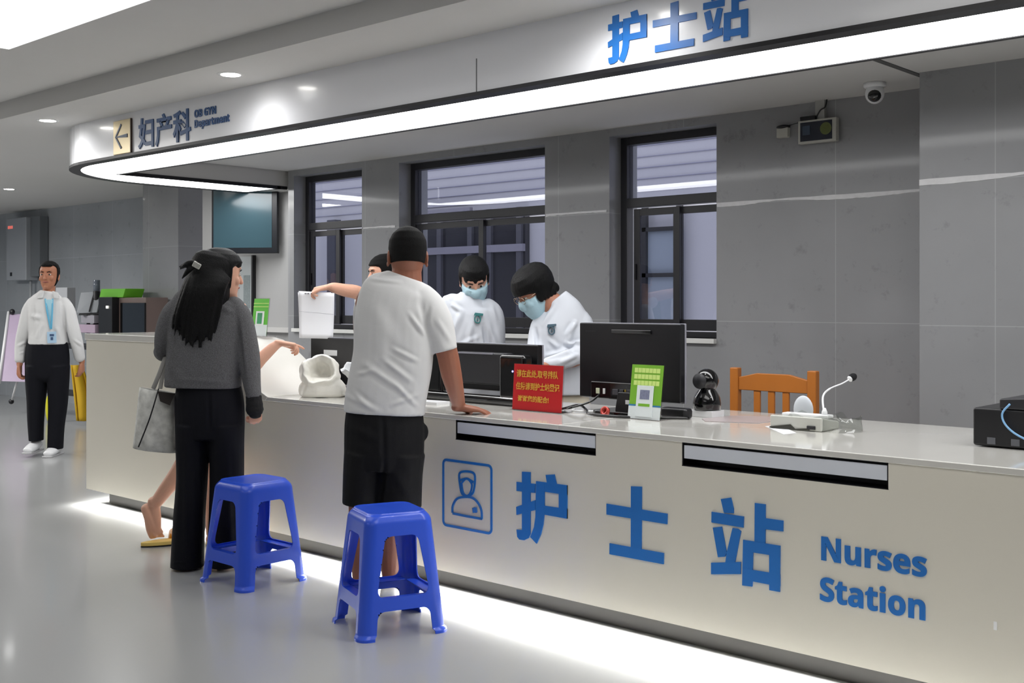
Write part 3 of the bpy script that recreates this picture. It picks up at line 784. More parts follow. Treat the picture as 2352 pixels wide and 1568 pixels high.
# microphone console
bx, by = -2.19, 4.10
e = empty('microphone', (bx, by, ZD), 'grey desk microphone with a thin white gooseneck and black foam tip', 'microphone')
M = rz(math.radians(2), (bx, by, ZD))
MB().prism([(-.08, 0), (.08, 0), (.08, .03), (-.08, .055)], lambda y, z: M @ Vector((-.11, y, z)), lambda y, z: M @ Vector((.11, y, z))).build('console', mat('warm_grey_plastic', (196, 197, 190), rough=.4), e, bevel=.006)
MB().box(-.10, .10, .0, .05, .045, .058, M).build('console_lid', M_wh, e, bevel=.004)
MB().box(.05, .085, -.086, -.078, .008, .022, M).build('cable_plug', M_dg, e, bevel=.002)
MB().prism([(-.11, .008), (-.02, .022), (.0, .006), (.06, .012), (.06, .004), (-.11, .003)], lambda x, z: M @ Vector((x, -.0835, z)), lambda x, z: M @ Vector((x, -.078, z))).build('dark_strap', mat('olive_dark', (52, 52, 44), rough=.5), e)
g0 = M @ Vector((.075, .02, .055)); tip = pt(1955, 868, 4.72); g1 = pt(1890, 912, 4.66); g2 = pt(1905, 893, 4.68); g3 = pt(1935, 880, 4.70)
P_ = smooth_pts([tuple(g0), tuple(g1), tuple(g2), tuple(g3), tuple(tip)], 6)
MB().tube([tuple(g0), tuple(g0+Vector((0, 0, .015))), tuple(g0+Vector((0, 0, .03)))], [.012, .011, .005], 14).build('socket', M_wh, e, smooth=True)
MB().tube(P_, [.0042]*13+[.003]*(len(P_)-13), 8).build('gooseneck', mat('white_rubber', (235, 236, 240), rough=.3), e, smooth=True)
dd = (tip-Vector(P_[-4])).normalized(); Mr = dd.to_track_quat('Z', 'Y').to_matrix()
MB().ball(tip+dd*.008, .016, .016, .021, Mr, 18, 12).build('foam_tip', mat('foam_black', (22, 22, 26), rough=.95, bump=.5, bscale=300), e, smooth=True)
MB().ball(tip-dd*.008, .013, .013, .006, Mr, 14, 8).build('tip_collar', M_wh, e, smooth=True)
# clear plastic cover crumpled round the console
mb = MB(); R_ = []
for i in range(6):
    k = i/5; ring = []
    for q in range(40):
        a = 2*math.pi*q/40; r = (.155-.02*k)*(1+.10*noise.noise(Vector((math.cos(a)*1.5, math.sin(a)*1.5, k*2))))
        ring.append((bx+.07+r*1.1*math.cos(a), by+.02+r*.62*math.sin(a), ZD+.001+.075*k*(.7+.5*noise.noise(Vector((math.cos(a)*2, math.sin(a)*2, 3))))))
    R_.append(ring)
mb.rings(R_, cap=False)
tag(mb.build('plastic_cover', glass_mat('cloudy_plastic', (222, 224, 222), 1.3), None, smooth=True), 'clear crumpled plastic cover standing around the grey microphone', 'plastic cover')
tag(MB().ball((-2.27, 4.24, ZD+.06), .045, .012, .058, None, 20, 12).build('clear_disc', mat('cloudy_white', (205, 210, 216), rough=.2), None, smooth=True), 'pale rounded plastic piece standing behind the microphone console', 'plastic piece')
tag(MB().prism([deskpt(*p).to_2d() for p in [(1758, 979), (1790, 976), (1830, 995), (1800, 998)]], lambda x, y: Vector((x, y, ZD+.0004)), lambda x, y: Vector((x, y, ZD+.0014))).build('paper_slip', M_wh, None), 'white slip of paper lying in front of the microphone', 'paper')
# black printer at the right edge
e = empty('printer', (-1.2, 4.2, ZD), 'black box printer with a pale blue cable at the right edge of the counter', 'printer')
q0 = deskpt(2234, 1024)
x0, y0 = q0.x, q0.y
MB().box(x0, x0+.50, y0, y0+.30, ZD+.004, ZD+.135).build('body', M_bk, e, bevel=.008)
MB().prism([(0, .135), (.42, .135), (.42, .20), (.0, .17)], lambda x, z: Vector((x0+.09+x, y0+.0, ZD+z)), lambda x, z: Vector((x0+.09+x, y0+.28, ZD+z))).build('upper_block', M_dg, e, bevel=.006)
for k, xx in enumerate((.05, .13, .19)): MB().box(x0+xx, x0+xx+.028, y0-.002, y0+.001, ZD+.012, ZD+.035).build('front_label', mat('dim_label', (96, 98, 104), rough=.4), e)
P_ = smooth_pts([(x0+.13, y0-.012, ZD+.155), (x0+.105, y0-.014, ZD+.12), (x0+.12, y0-.016, ZD+.08), (x0+.17, y0-.016, ZD+.045), (x0+.26, y0-.016, ZD+.02), (x0+.4, y0-.012, ZD+.01)], 5)
MB().tube(P_, .0035, 8).build('blue_cable', mat('pale_blue_cable', (130, 180, 225), rough=.4), e, smooth=True)

# white plastic carrier bag, crumpled, mouth open towards the hall ----------------------------------
def bag_mesh(c, rx, ry, h, seed, mouth=.6):
    mb = MB(); R_ = []
    prof = [(0, .0), (.75, .0), (.97, .03), (1.0, .18), (.96, .34), (.82, .5), (.74, .62), (.78, .74), (.86, .88), (.84, .97), (.78, 1.0), (.74, .95), (.70, .8), (.60, .66), (.3, .6), (0.02, .58)]
    for k, (r, z) in enumerate(prof):
        ring = []
        for q in range(64):
            a = 2*math.pi*q/64
            n_ = noise.noise(Vector((math.cos(a)*1.6+seed, math.sin(a)*1.6, z*2.2)))*.22+noise.noise(Vector((math.cos(a)*5+seed, math.sin(a)*5, z*6)))*.07
            rr = r*(1+n_*min(1, z*4+.2)); zz = z*h*(1+.10*noise.noise(Vector((math.cos(a)*2, math.sin(a)*2, seed+z)))) if z > .3 else z*h
            # the neck leans forward so the opening faces the viewer
            sh_ = max(0, z-.4)*.09
            ring.append((c[0]+rx*rr*math.cos(a)-sh_*.2, c[1]+ry*rr*math.sin(a)-sh_*1.2, c[2]+zz+(.05*max(0, z-.5)*math.sin(a))))
        R_.append(ring)
    mb.rings(R_, cap=False); return mb
M_bag = mat('white_film', (236, 234, 226), rough=.35, var=.04, bump=.25, bscale=14)
b_ = MATS['white_film'].node_tree.nodes['Principled BSDF']; b_.inputs['Subsurface Weight'].default_value = .25; b_.inputs['Subsurface Radius'].default_value = (.03, .03, .03)
BAG_HERE = True
tag(bag_mesh((-4.62, 3.86, ZD), .075, .07, .17, 5.5).build('plastic_bag', mat('grey_film', (214, 216, 218), rough=.35, bump=.2, bscale=14), None, smooth=True), 'smaller greyish white plastic bag tucked beside the hip of the man in white', 'plastic bag')
tag(MB().tube([(-4.60, 3.78, .90), (-4.57, 3.77, .87), (-4.56, 3.76, .82)], [.022, .02, .016], 12).build('stethoscope_end', M_bk, None, smooth=True), 'black rounded handle beside the small greyish bag', 'handle') if False else None

# chair behind the counter ---------------------------------------------------------------------------
M_wood = mat('orange_wood', (186, 112, 44), rough=.35, var=.18, vscale=6, stretch=(1, 1, .12), coat=.2)
ex, ey = -2.84, 5.0
e = empty('wooden_chair', (ex, ey, 0), 'orange brown wooden chair with slatted back behind the counter', 'chair')
hw = .215
for sx in (-1, 1):
    MB().box(ex+sx*hw-.024, ex+sx*hw+.024, ey-.02, ey+.02, 0, .972).build('rear_leg', M_wood, e, bevel=.006)
    MB().box(ex+sx*(hw-.01)-.02, ex+sx*(hw-.01)+.02, ey+.36, ey+.40, 0, .43).build('front_leg', M_wood, e, bevel=.005)
MB().prism([(-hw+.024, .86), (-hw+.024, .925), (-hw+.07, .935), (-.09, .948), (.09, .948), (hw-.07, .935), (hw-.024, .925), (hw-.024, .86)], lambda x, z: Vector((ex+x, ey-.012, z)), lambda x, z: Vector((ex+x, ey+.012, z))).build('top_rail', M_wood, e, bevel=.004)
MB().box(ex-hw+.024, ex+hw-.024, ey-.01, ey+.01, .50, .54).build('lower_rail', M_wood, e, bevel=.003)
for x in (-.10, -.02, .06): MB().box(ex+x-.018+.01, ex+x+.018+.01, ey-.007, ey+.007, .54, .865).build('slat', M_wood, e, bevel=.003)
MB().box(ex-hw-.01, ex+hw+.01, ey-.0, ey+.42, .43, .46).build('seat', M_wood, e, bevel=.006)

# wall and ceiling devices ----------------------------------------------------------------------------
M_dvc = mat('ivory_plastic', (188, 188, 180), rough=.4)
c = at(1880, 300, YW-.03)
e = empty('wall_display', (c.x, YW-.03, c.z), 'small framed display unit hanging on the stone wall under a bracket', 'wall display')
MB().box(c.x-.115, c.x+.115, YW-.05, YW-.012, c.z-.068, c.z+.062).build('casing', M_dvc, e, bevel=.004)
MB().box(c.x-.100, c.x+.092, YW-.052, YW-.049, c.z-.055, c.z+.050).build('screen', mat('dark_display', (34, 38, 50), rough=.2), e)
MB().lathe([(.0, 0), (.034, 0), (.034, .002)], (c.x+.055, YW-.052, c.z+.005), 28, Matrix.Rotation(math.pi/2, 4, 'X')).build('dial', mat('olive_dial', (96, 104, 56), rough=.4, var=.3, vscale=80), e)
MB().box(c.x-.085, c.x-.04, YW-.054, YW-.051, c.z-.02, c.z+.03).build('panel', mat('dim_blue', (64, 78, 96), rough=.3), e)
MB().box(c.x-.02, c.x+.035, YW-.03, YW-.002, c.z+.062, ZI).build('bracket', mat('pale_channel', (168, 168, 164), rough=.5), e)
MB().box(c.x-.105, c.x-.01, YW-.05, YW-.02, c.z+.062, c.z+.085).build('adapter', M_bk, e, bevel=.004)
MB().tube(smooth_pts([(c.x-.015, YW-.035, c.z+.07), (c.x+.02, YW-.045, c.z+.11), (c.x+.045, YW-.04, c.z+.125), (c.x+.05, YW-.03, ZI)], 5), .004, 8).build('cord', M_bk, e, smooth=True)
c2 = at(1799, 302, YW-.02)
e = empty('wall_socket_box', (c2.x, YW, c2.z), 'small pale box with a dark cap on the stone wall, left of the display unit', 'sensor')
MB().box(c2.x-.035, c2.x+.035, YW-.035, YW-.001, c2.z-.035, c2.z+.02).build('box', M_dvc, e, bevel=.003)
MB().ball((c2.x, YW-.02, c2.z+.026), .042, .03, .012, None, 16, 8).build('cap', M_bk, e, smooth=True)
MB().tube(smooth_pts([(c2.x+.035, YW-.02, c2.z+.03), ((c2.x+c.x)/2, YW-.015, c2.z+.045), (c.x-.10, YW-.03, c.z+.07)], 6), .003, 8).build('cord', M_bk, e, smooth=True)
cc = Vector((-2.545, 5.50, ZI))
e = empty('security_camera', cc, 'white dome security camera with black eye under the ceiling near the wall corner', 'security camera')
MB().lathe([(.055, 0), (.055, -.018), (.05, -.024), (.0, -.024)], cc, 24).build('base', M_wh, e, smooth=True)
MB().ball(cc+Vector((0, 0, -.055)), .048, .048, .052, None, 20, 14).build('housing', M_wh, e, smooth=True)
dv = (Vector((.3, -.75, -.45))).normalized()
MB().ball(cc+Vector((0, 0, -.055))+dv*.030, .034, .034, .024, dv.to_track_quat('Z', 'Y').to_matrix(), 20, 12).build('lens', M_bkg, e, smooth=True)

# television on an arm
tvc = pt(563, 500, 9.98)
e = empty('television', tvc, 'switched off television screen hanging under the canopy end on the back wall', 'television')
TM = Matrix.Translation(tvc) @ Matrix.Rotation(YAW-math.radians(10), 4, 'Z') @ Matrix.Rotation(math.radians(0), 4, 'X')
tw, th = .307, .315
MB().box(-tw, tw, -.02, .03, -th, .30, TM).build('casing', mat('tv_black', (14, 18, 26), rough=.3), e, bevel=.006)
MB().box(-tw+.02, tw-.05, -.0225, -.019, -th+.05, .28, TM).build('screen', mat('tv_screen', (62, 88, 98), rough=.12, coat=.3), e)
MB().box(-.03, .03, .03, .15, -.05, .05, TM).build('wall_arm', M_bk, e)
# narrow notice board below it
c = at(565, 668, 5.94)
e = empty('notice_board', c, 'narrow pale notice board with dark frame on the wall below the television', 'notice board')
MB().box(c.x-.12, c.x+.08, 5.95, 5.975, 1.0, 1.72).build('board', mat('pale_board', (176, 182, 184), rough=.4), e)
MB().box(c.x+.08, c.x+.10, 5.94, 5.976, 1.0, 1.73).build('edge', M_bk, e)
MB().box(c.x-.05, c.x+.05, 5.947, 5.951, 1.25, 1.55).build('printed_sheet', mat('sheet_grey', (130, 140, 142), rough=.5, var=.3, vscale=60), e)

# things at the far left ------------------------------------------------------------------------------
YB = 6.88
a_ = at(18, 503, YB-.14); b_ = at(63, 643, YB-.14)
e = empty('wall_cabinet', (a_.x, YB, a_.z), 'tall narrow white wall unit with small red digits at the far left', 'wall unit')
MB().box(a_.x, b_.x, YB-.16, YB+.01, b_.z, a_.z).build('casing', mat('pale_enamel', (168, 172, 178), rough=.35), e, bevel=.01)
MB().box(a_.x+.05, a_.x+.20, YB-.163, YB-.158, a_.z-.14, a_.z-.10).build('digits', emis('red_digits', (230, 120, 110), .8), e)
MB().box(a_.x+.12, a_.x+.18, YB-.163, YB-.158, b_.z+.06, b_.z+.11).build('emblem', M_dg, e)
MB().tube([(b_.x-.08, YB-.06, b_.z), (b_.x-.08, YB-.06, .9)], .018, 10).build('pipe', mat('pale_pipe', (176, 180, 184), rough=.4), e, smooth=True)
MB().box(b_.x+.0, b_.x+.28, YB-.10, YB+.01, b_.z+.05, a_.z).build('side_duct', mat('duct_grey', (116, 120, 124), rough=.5), e)
# A-frame pinkish poster stand
e = empty('poster_stand', pt(60, 925, 13.4), 'slanting lilac poster on a folding stand behind the walking woman', 'poster stand')
T_ = 13.3
def quad(us, t0, t1, th=.02):
    P_ = [pt(u, v, t) for (u, v), t in zip(us, (t0, t0, t1, t1))]; mb = MB()
    return mb.add([tuple(p) for p in P_]+[tuple(p+FW*th) for p in P_], [(0, 1, 2, 3), (7, 6, 5, 4), (0, 4, 5, 1), (1, 5, 6, 2), (2, 6, 7, 3), (3, 7, 4, 0)])
quad([(0, 875), (75, 877), (75, 720), (22, 722)], 13.0, 13.4).build('poster', mat('lilac_print', (176, 158, 184), rough=.5, var=.12, vscale=3), e)
MB().tube([pt(-2, 880, 12.98), pt(20, 716, 13.42)], .018, 8).build('frame_tube', M_wh, e, smooth=True)
MB().tube([pt(40, 872, 13.1), pt(27, 920, 13.3)], .012, 8).build('leg', M_wh, e, smooth=True)
MB().ball(pt(26, 922, 13.3), .03, .03, .03).build('rubber_foot', M_bk, e, smooth=True)
MB().ball(pt(28, 716, 13.4), .04, .03, .035).build('hinge', M_bk, e, smooth=True)
# equipment table
tY = 6.05
tb = empty('equipment_table', (-11.6, 6.1, 0), 'dark work table with equipment behind the left end of the counter', 'table')
MB().box(-12.9, -10.7, 5.80, 6.18, .80, .84).build('tabletop', M_dg, tb)
for x in (-12.85, -10.8):
    for y in (5.84, 6.12): MB().box(x, x+.05, y, y+.05, 0, .80).build('leg', M_bk, tb)
MB().box(-12.8, -10.8, 5.85, 6.1, .28, .31).build('shelf', M_dg, tb)
def far(u, y): return at(u, 700, y).x
def fz(v, u, y): return at(u, v, y).z
def fbox(name, u0, u1, v0, v1, y, d, label, cat, m, bev=.005):
    o = MB().box(far(u0, y), far(u1, y), y, y+d, max(.841, fz(v1, (u0+u1)/2, y)), fz(v0, (u0+u1)/2, y)).build(name, m, None, bevel=bev)
    return tag(o, label, cat)
e = empty('microwave', (far(255, 5.85), 5.85, .84), 'brown grey appliance with dark front on the table, under the green basket', 'appliance')
MB().box(far(262, 5.9), far(335, 5.9), 5.9, 6.15, .841, fz(683, 300, 5.9)).build('casing', mat('taupe_metal', (120, 104, 98), rough=.4), e, bevel=.006)
MB().box(far(276, 5.88), far(332, 5.88), 5.88, 5.9, .85, fz(695, 300, 5.9)).build('door', M_bkg, e, bevel=.004)
e = empty('computer_tower', (far(240, 5.82), 5.85, .84), 'black computer tower left of the brown grey appliance', 'computer')
MB().box(far(226, 5.82), far(257, 5.82), 5.82, 6.1, .841, fz(682, 240, 5.82)).build('casing', M_bk, e, bevel=.005)
MB().box(far(243, 5.81), far(247, 5.81), 5.81, 5.82, fz(708, 240, 5.82), fz(702, 240, 5.82)).build('button', emis('white_led', (255, 255, 240), 2), e)
tag(MB().prism([(far(232, 5.9), fz(683, 262, 5.9)), (far(286, 5.9), fz(683, 262, 5.9)), (far(292, 5.9), fz(663, 262, 5.9)), (far(236, 5.9), fz(663, 262, 5.9))], lambda x, z: Vector((x, 5.88, z)), lambda x, z: Vector((x, 6.1, z))).build('green_basket', mat('bright_green', (110, 190, 50), rough=.5), None, bevel=.006), 'bright green basket on top of the black computer tower', 'basket')
tag(MB().tube([(far(222, 6.0), 6.0, fz(668, 222, 6.0)), (far(222, 6.0), 6.0, fz(643, 222, 6.0))], .035, 14).build('bottle', mat('grey_bottle', (110, 118, 130), rough=.2), None, smooth=True), 'slim grey bottle standing behind the angled white screen', 'bottle')
tag(MB().tube([(far(222, 6.0), 6.0, .841), (far(222, 6.0), 6.0, fz(668, 222, 6.0)-.001)], .036, 14).build('canister', M_dg, None, smooth=True), 'dark canister under the slim grey bottle on the far table', 'canister')
e = empty('tilted_screen', pt(200, 720, 12.2), 'tilted pale screen on a black arm, right of the walking woman', 'screen')
quad([(176, 718), (222, 718), (232, 669), (186, 672)], 12.15, 12.35, .03).build('panel', mat('pale_screen', (170, 174, 180), rough=.3), e)
quad([(203, 716), (206, 716), (219, 671), (215, 671)], 12.14, 12.34, .01).build('divider', M_bk, e)
quad([(180, 724), (228, 722), (230, 717), (182, 719)], 12.1, 12.14, .05).build('hinge_bar', M_bk, e)
MB().tube([pt(203, 722, 12.2), pt(203, 765, 12.2)], .02, 10).build('arm', M_dg, e, smooth=True)
fbox('lilac_carton', 186, 216, 724, 742, 5.84, .2, 'grey white carton below the tilted screen', 'carton', mat('carton_grey', (160, 158, 166), rough=.5))
o = fbox('lilac_folder', 178, 218, 745, 764, 5.82, .25, 'lilac folder pile on the far table beside the counter end', 'folders', mat('folder_lilac', (180, 160, 180), rough=.5))
fbox('white_printer', 128, 154, 660, 790, 6.0, .1, 'pale printer lid seen behind the shoulder of the walking woman', 'printer', mat('pale_lid', (182, 184, 188), rough=.4))
# yellow cloth hanging at the table front
mb = MB(); N = 10; P0 = []
for i in range(N+1):
    for j in range(13):
        u = 162+(38+6*math.sin(j*.3))*i/N*(.75+.25*j/12)+j*1.1; v = 838+(966-838)*j/12
        p = pt(u, v, 12.0+.035*math.sin(i*.95)+.02*math.sin(j*.5)); P0.append(p)
fs = [(i*13+j, i*13+j+1, (i+1)*13+j+1, (i+1)*13+j) for i in range(N) for j in range(12)]
o = MB().add(P0, fs).build('yellow_cloth', mat('mustard_cloth', (200, 160, 20), rough=.8, bump=.3, bscale=20), None, smooth=True)
so = o.modifiers.new('thickness', 'SOLIDIFY'); so.thickness = .02
tag(o, 'mustard yellow bag cloth hanging by the left end of the counter', 'bag')
yp = pt(112, 938, 12.35); yp.z = .15
tag(MB().ball(yp, .05, .03, .15).build('yellow_pouch', mat('lemon_plastic', (205, 200, 30), rough=.4), None, smooth=True), 'small lemon yellow pouch glimpsed between the legs of the walking woman', 'pouch')

# ------------------------------------------------------------------ people
def solid(mb, name, m, parent, vox=.005, smooth=4, ops=(), keep=None):
    """fuse the closed pieces in mb into one continuous surface, then shape it"""
    me = bpy.data.meshes.new('tmp'); me.from_pydata([tuple(p) for p in mb.v], [], mb.f)
    bm = bmesh.new(); bm.from_mesh(me); bmesh.ops.recalc_face_normals(bm, faces=bm.faces); bm.to_mesh(me); bm.free()
    t = bpy.data.objects.new('tmp', me); COL.objects.link(t)
    r = t.modifiers.new('r', 'REMESH'); r.mode = 'VOXEL'; r.voxel_size = vox
    if smooth:
        q = t.modifiers.new('s', 'SMOOTH'); q.iterations = smooth; q.factor = .5
    bpy.context.view_layer.update()
    out = bpy.data.meshes.new_from_object(t.evaluated_get(bpy.context.evaluated_depsgraph_get()))
    bpy.data.objects.remove(t); bpy.data.meshes.remove(me)
    n = len(out.vertices); co = np.empty(n*3); out.vertices.foreach_get('co', co); co = co.reshape(-1, 3)
    for f in ops:
        no = np.empty(n*3); out.vertices.foreach_get('normal', no); no = no.reshape(-1, 3)
        co = f(co, no); out.vertices.foreach_set('co', co.ravel()); out.update()
    co = co-np.array(parent_origin(parent)); out.vertices.foreach_set('co', co.ravel()); out.update()
    out.polygons.foreach_set('use_smooth', [True]*len(out.polygons))
    out.materials.clear(); out.materials.append(m); out.name = name
    o = bpy.data.objects.new(name, out); COL.objects.link(o); o.parent = parent
    return o
def noise_op(amp, sx, sy, sz, seed=0):
    """soft cloth undulation by a sum of sines, cheap and smooth"""
    rs = np.random.RandomState(seed); K = 14
    D = rs.normal(size=(K, 3))*np.array([sx, sy, sz]); ph = rs.uniform(0, 6.28, K); A = rs.uniform(.4, 1, K)
    def f(co, no):
        h = sum(A[k]*np.sin(co @ D[k]+ph[k]+1.5*np.sin(co @ D[(k+3) % K]*.6)) for k in range(K))/K*2
        return co+no*(h*amp)[:, None]
    return f
def folds_op(lines, t):
    """ridges and creases given as (u0, v0, u1, v1, half width m, height m), on the side seen by the camera"""
    L = [(np.array(pt(a, b, t)), np.array(pt(c, d, t)), w_, h) for a, b, c, d, w_, h in lines]
    FWn = np.array(FW); c0 = np.array((0, 0, CAMZ))
    def f(co, no):
        rel = co-c0; dep = rel @ FWn; q = c0+rel*(t/dep)[:, None]; facing = np.clip(-(no @ FWn)*1.6, 0, 1)
        disp = np.zeros(len(co))
        for a, b, w_, h in L:
            ab = b-a; s_ = np.clip(((q-a) @ ab)/(ab @ ab), 0, 1); d = np.linalg.norm(q-(a+s_[:, None]*ab), axis=1)
            taper = np.sin(np.clip(s_, .02, .98)*np.pi)**.6
            disp += h*taper*(np.exp(-(d/w_)**2)-.45*np.exp(-((d-w_*1.6)/w_)**2))
        return co+no*(disp*facing)[:, None]
    return f
def spline(secs, k=4):
    """Catmull-Rom through tuples of floats / vectors"""
    out = []; n = len(secs)
    for i in range(n-1):
        a, b, c, d = secs[max(0, i-1)], secs[i], secs[i+1], secs[min(n-1, i+2)]
        for q in range(k):
            t = q/k
            out.append(tuple(.5*((2*B)+(-A+C)*t+(2*A-5*B+4*C-D)*t*t+(-A+3*B-3*C+D)*t**3) for A, B, C, D in zip(a, b, c, d)))
    out.append(tuple(secs[-1])); return out
def tubes(mb, secs, side, n=18, power=1.0, k=4, flat=False):
    """secs: (x, y, z, ra, rb); ra lies along `side`, rb across"""
    S_2 = spline(secs, k); pts = [Vector(s_[:3]) for s_ in S_2]; R_ = []
    for i, s_ in enumerate(S_2):
        t = pts[min(i+1, len(pts)-1)]-pts[max(0, i-1)]
        if t.length < 1e-6: t = Vector((0, 0, 1))
        t.normalize(); a = side-t*side.dot(t); a.normalize(); b = t.cross(a)
        ring = []
        for q in range(n):
            an = 2*math.pi*q/n; ca, sa = math.cos(an), math.sin(an)
            if power != 1: ca = math.copysign(abs(ca)**power, ca); sa = math.copysign(abs(sa)**power, sa)
            ring.append(pts[i]+a*ca*s_[3]+b*sa*s_[4])
        R_.append(ring)
    if flat is not True:      # rounded ends
        def cap(i, sgn):
            t = (pts[i]-pts[i+sgn]).normalized(); c = pts[i]; r = min(S_2[i][3], S_2[i][4]); o_ = []
            for f in (.5, .8, .96):
                o_.append([c+(p-c)*math.sqrt(1-f*f)+t*r*f*.8 for p in R_[i]])
            return o_
        A = cap(0, 1); B = [] if flat == 'end' else cap(-1, -1)
        R_ = A[::-1]+R_+B
    mb.rings(R_)
def px(t, rows, dref=None):
    """rows (u, v, half width px, half depth m[, dt]) -> metric sections"""
    out = []
    for r in rows:
        tt = t+(r[4] if len(r) > 4 else 0); p = pt(r[0], r[1], tt); out.append((p.x, p.y, p.z, r[2]*tt/F_PX, r[3]))
    return out
def limb(mb, pts, rad, n=14):
    """pts world points, rad list of radii or (ra, rb)"""
    s_ = [(p[0], p[1], p[2], r if not isinstance(r, tuple) else r[0], r if not isinstance(r, tuple) else r[1]) for p, r in zip(pts, rad)]
    t = (Vector(pts[-1])-Vector(pts[0])).normalized(); side = RT if abs(t.dot(RT)) < .8 else FW
    tubes(mb, s_, side, n, k=3)
HEAD = [(-.118, .018, .016, .060), (-.108, .034, .030, .050), (-.088, .049, .050, .036), (-.062, .060, .070, .020), (-.03, .067, .085, .008), (0, .072, .093, 0),
        (.03, .0745, .097, -.004), (.06, .072, .093, -.006), (.088, .058, .076, -.008), (.107, .036, .048, -.008), (.117, .012, .016, -.008)]
class Head:
    def __init__(s, c, fwd, up, k=1.0):
        s.c = Vector(c); s.f = fwd.normalized(); s.u = (up-s.f*up.dot(s.f)).normalized(); s.r = s.f.cross(s.u); s.k = k
    def P(s, x, y, z): return s.c+(s.r*x+s.f*y+s.u*z)*s.k
    def rings(s, mb, gx=0, fn=None, rows=HEAD, n=28, lo=-9, zs=0):
        R_ = []
        for z, w_, d, y0 in rows:
            if z < lo: continue
            ring = []
            for q in range(n):
                a = 2*math.pi*q/n; x = (w_+gx)*math.cos(a); y = y0+(d+gx)*math.sin(a); zz = z+(gx if z > 0 else 0)*max(0, z)/.117+zs
                if fn: x, y, zz = fn(x, y, zz)
                ring.append(s.P(x, y, zz))
            R_.append(ring)
        mb.rings(R_)
    def face(s, mb):
        s.rings(mb)
        k = s.k; Mx = Matrix((s.r, s.f, s.u)).transposed()
        nose = [s.P(0, .088, .018), s.P(0, .103, -.012), s.P(0, .108, -.030)]
        tubes(mb, [(*nose[0], .007*k, .007*k), (*nose[1], .010*k, .010*k), (*nose[2], .015*k, .011*k)], s.r, 12, k=3)
        tubes(mb, [(*s.P(-.022, .079, -.058), .004*k, .004*k), (*s.P(0, .089, -.056), .008*k, .008*k), (*s.P(.022, .079, -.058), .004*k, .004*k)], s.u, 10, k=3)
        mb.ball(s.P(0, .074, -.098), .02*k, .018*k, .016*k, Mx, 12, 8)
        mb.ball(s.P(0, .082, .040), .05*k, .012*k, .010*k, Mx, 14, 8)
        for sg in (-1, 1):
            mb.ball(s.P(sg*.040, .066, -.025), .022*k, .018*k, .024*k, Mx, 12, 8)
            mb.ball(s.P(sg*.077, -.006, -.008), .007*k, .019*k, .032*k, Mx @ Matrix.Rotation(sg*.25, 3, 'Z'), 12, 8)
            mb.ball(s.P(sg*.080, .004, -.034), .006*k, .010*k, .012*k, Mx, 10, 6)
    def features(s, root, brows=True, mouth=True):
        Mx = Matrix((s.r, s.f, s.u)).transposed(); k = s.k
        for sg in (-1, 1):
            MB().ball(s.P(sg*.031, .0805, .008), .0145*k, .008*k, .0062*k, Mx, 16, 8).build('eye', mat('eye_white', (205, 198, 190), rough=.3), root, smooth=True)
            MB().ball(s.P(sg*.031, .0872, .008), .0062*k, .003*k, .0060*k, Mx, 12, 8).build('iris', mat('iris_dark', (26, 18, 14), rough=.15), root, smooth=True)
            if brows:
                mb = MB(); mb.tube([s.P(sg*.014, .094, .027), s.P(sg*.032, .0915, .032), s.P(sg*.050, .078, .026)], [.0028*k, .0032*k, .0014*k], 8)
                mb.build('eyebrow', M_hair, root, smooth=True)
        if mouth:
            mb = MB(); mb.tube([s.P(-.024, .083, -.058), s.P(-.012, .0925, -.055), s.P(0, .0965, -.056), s.P(.012, .0925, -.055), s.P(.024, .083, -.058)], [.0015*k, .0045*k, .005*k, .0045*k, .0015*k], 8)
            mb.build('lips', mat('lip_rose', (150, 84, 78), rough=.4), root, smooth=True)
def hand(mb, w, d, n, s_, k=1.0, curl=20, spread=8, thumb=35, tcurl=20, curls=None, wr=.026):
    """w wrist, d towards the fingers, n out of the palm, s_ towards the thumb"""
    d = d.normalized(); n = (n-d*n.dot(d)).normalized(); s_ = (s_-d*s_.dot(d)-n*s_.dot(n)).normalized()
    secs = []
    for q, (l, a, b) in enumerate([(-.02, wr, .020), (0, .028, .019), (.03, .037, .0165), (.06, .042, .0145), (.086, .041, .012)]):
        p = w+d*l*k; secs.append((p.x, p.y, p.z, a*k, b*k))
    tubes(mb, secs, s_, 16, power=.85, k=3)
    F_ = [(.0315, .070, .0092), (.0105, .078, .0094), (-.0105, .073, .0090), (-.0310, .058, .0080)]
    for i, (o, L, r) in enumerate(F_):
        c = math.radians(curls[i] if curls else curl+3*i); sp = math.radians(spread*(1.5-i)*.9)
        dr = (d*math.cos(sp)+s_*math.sin(sp)).normalized(); p = w+d*(.082-.004*abs(i-1))*k+s_*o*k; P_ = [p-dr*.012*k, p]; an = 0
        for seg in (.44, .30, .26):
            an += c*(1 if seg > .4 else 1.15); p = p+(dr*math.cos(an)+n*math.sin(an))*L*seg*k; P_.append(p)
        rr = [r*1.0, r*1.02, r*.98, r*.9, r*.74]
        tubes(mb, [(q.x, q.y, q.z, r_*k, r_*k) for q, r_ in zip(P_, rr)], s_, 12, k=3)
    th = math.radians(thumb); b0 = w+d*.022*k+s_*.022*k+n*.004*k
    d1 = (d*math.cos(th)+s_*math.sin(th)+n*.25).normalized(); d2 = (d1*math.cos(math.radians(tcurl))+(d*.7+n*.5-s_*.3)*math.sin(math.radians(tcurl))).normalized()
    P_ = [b0, b0+d1*.036*k, b0+d1*.036*k+(d1+d2).normalized()*.028*k, b0+d1*.036*k+(d1+d2).normalized()*.028*k+d2*.024*k]
    tubes(mb, [(q.x, q.y, q.z, r_*k, r_*k*.95) for q, r_ in zip(P_, (.016, .0125, .0112, .0085))], s_, 12, k=3)
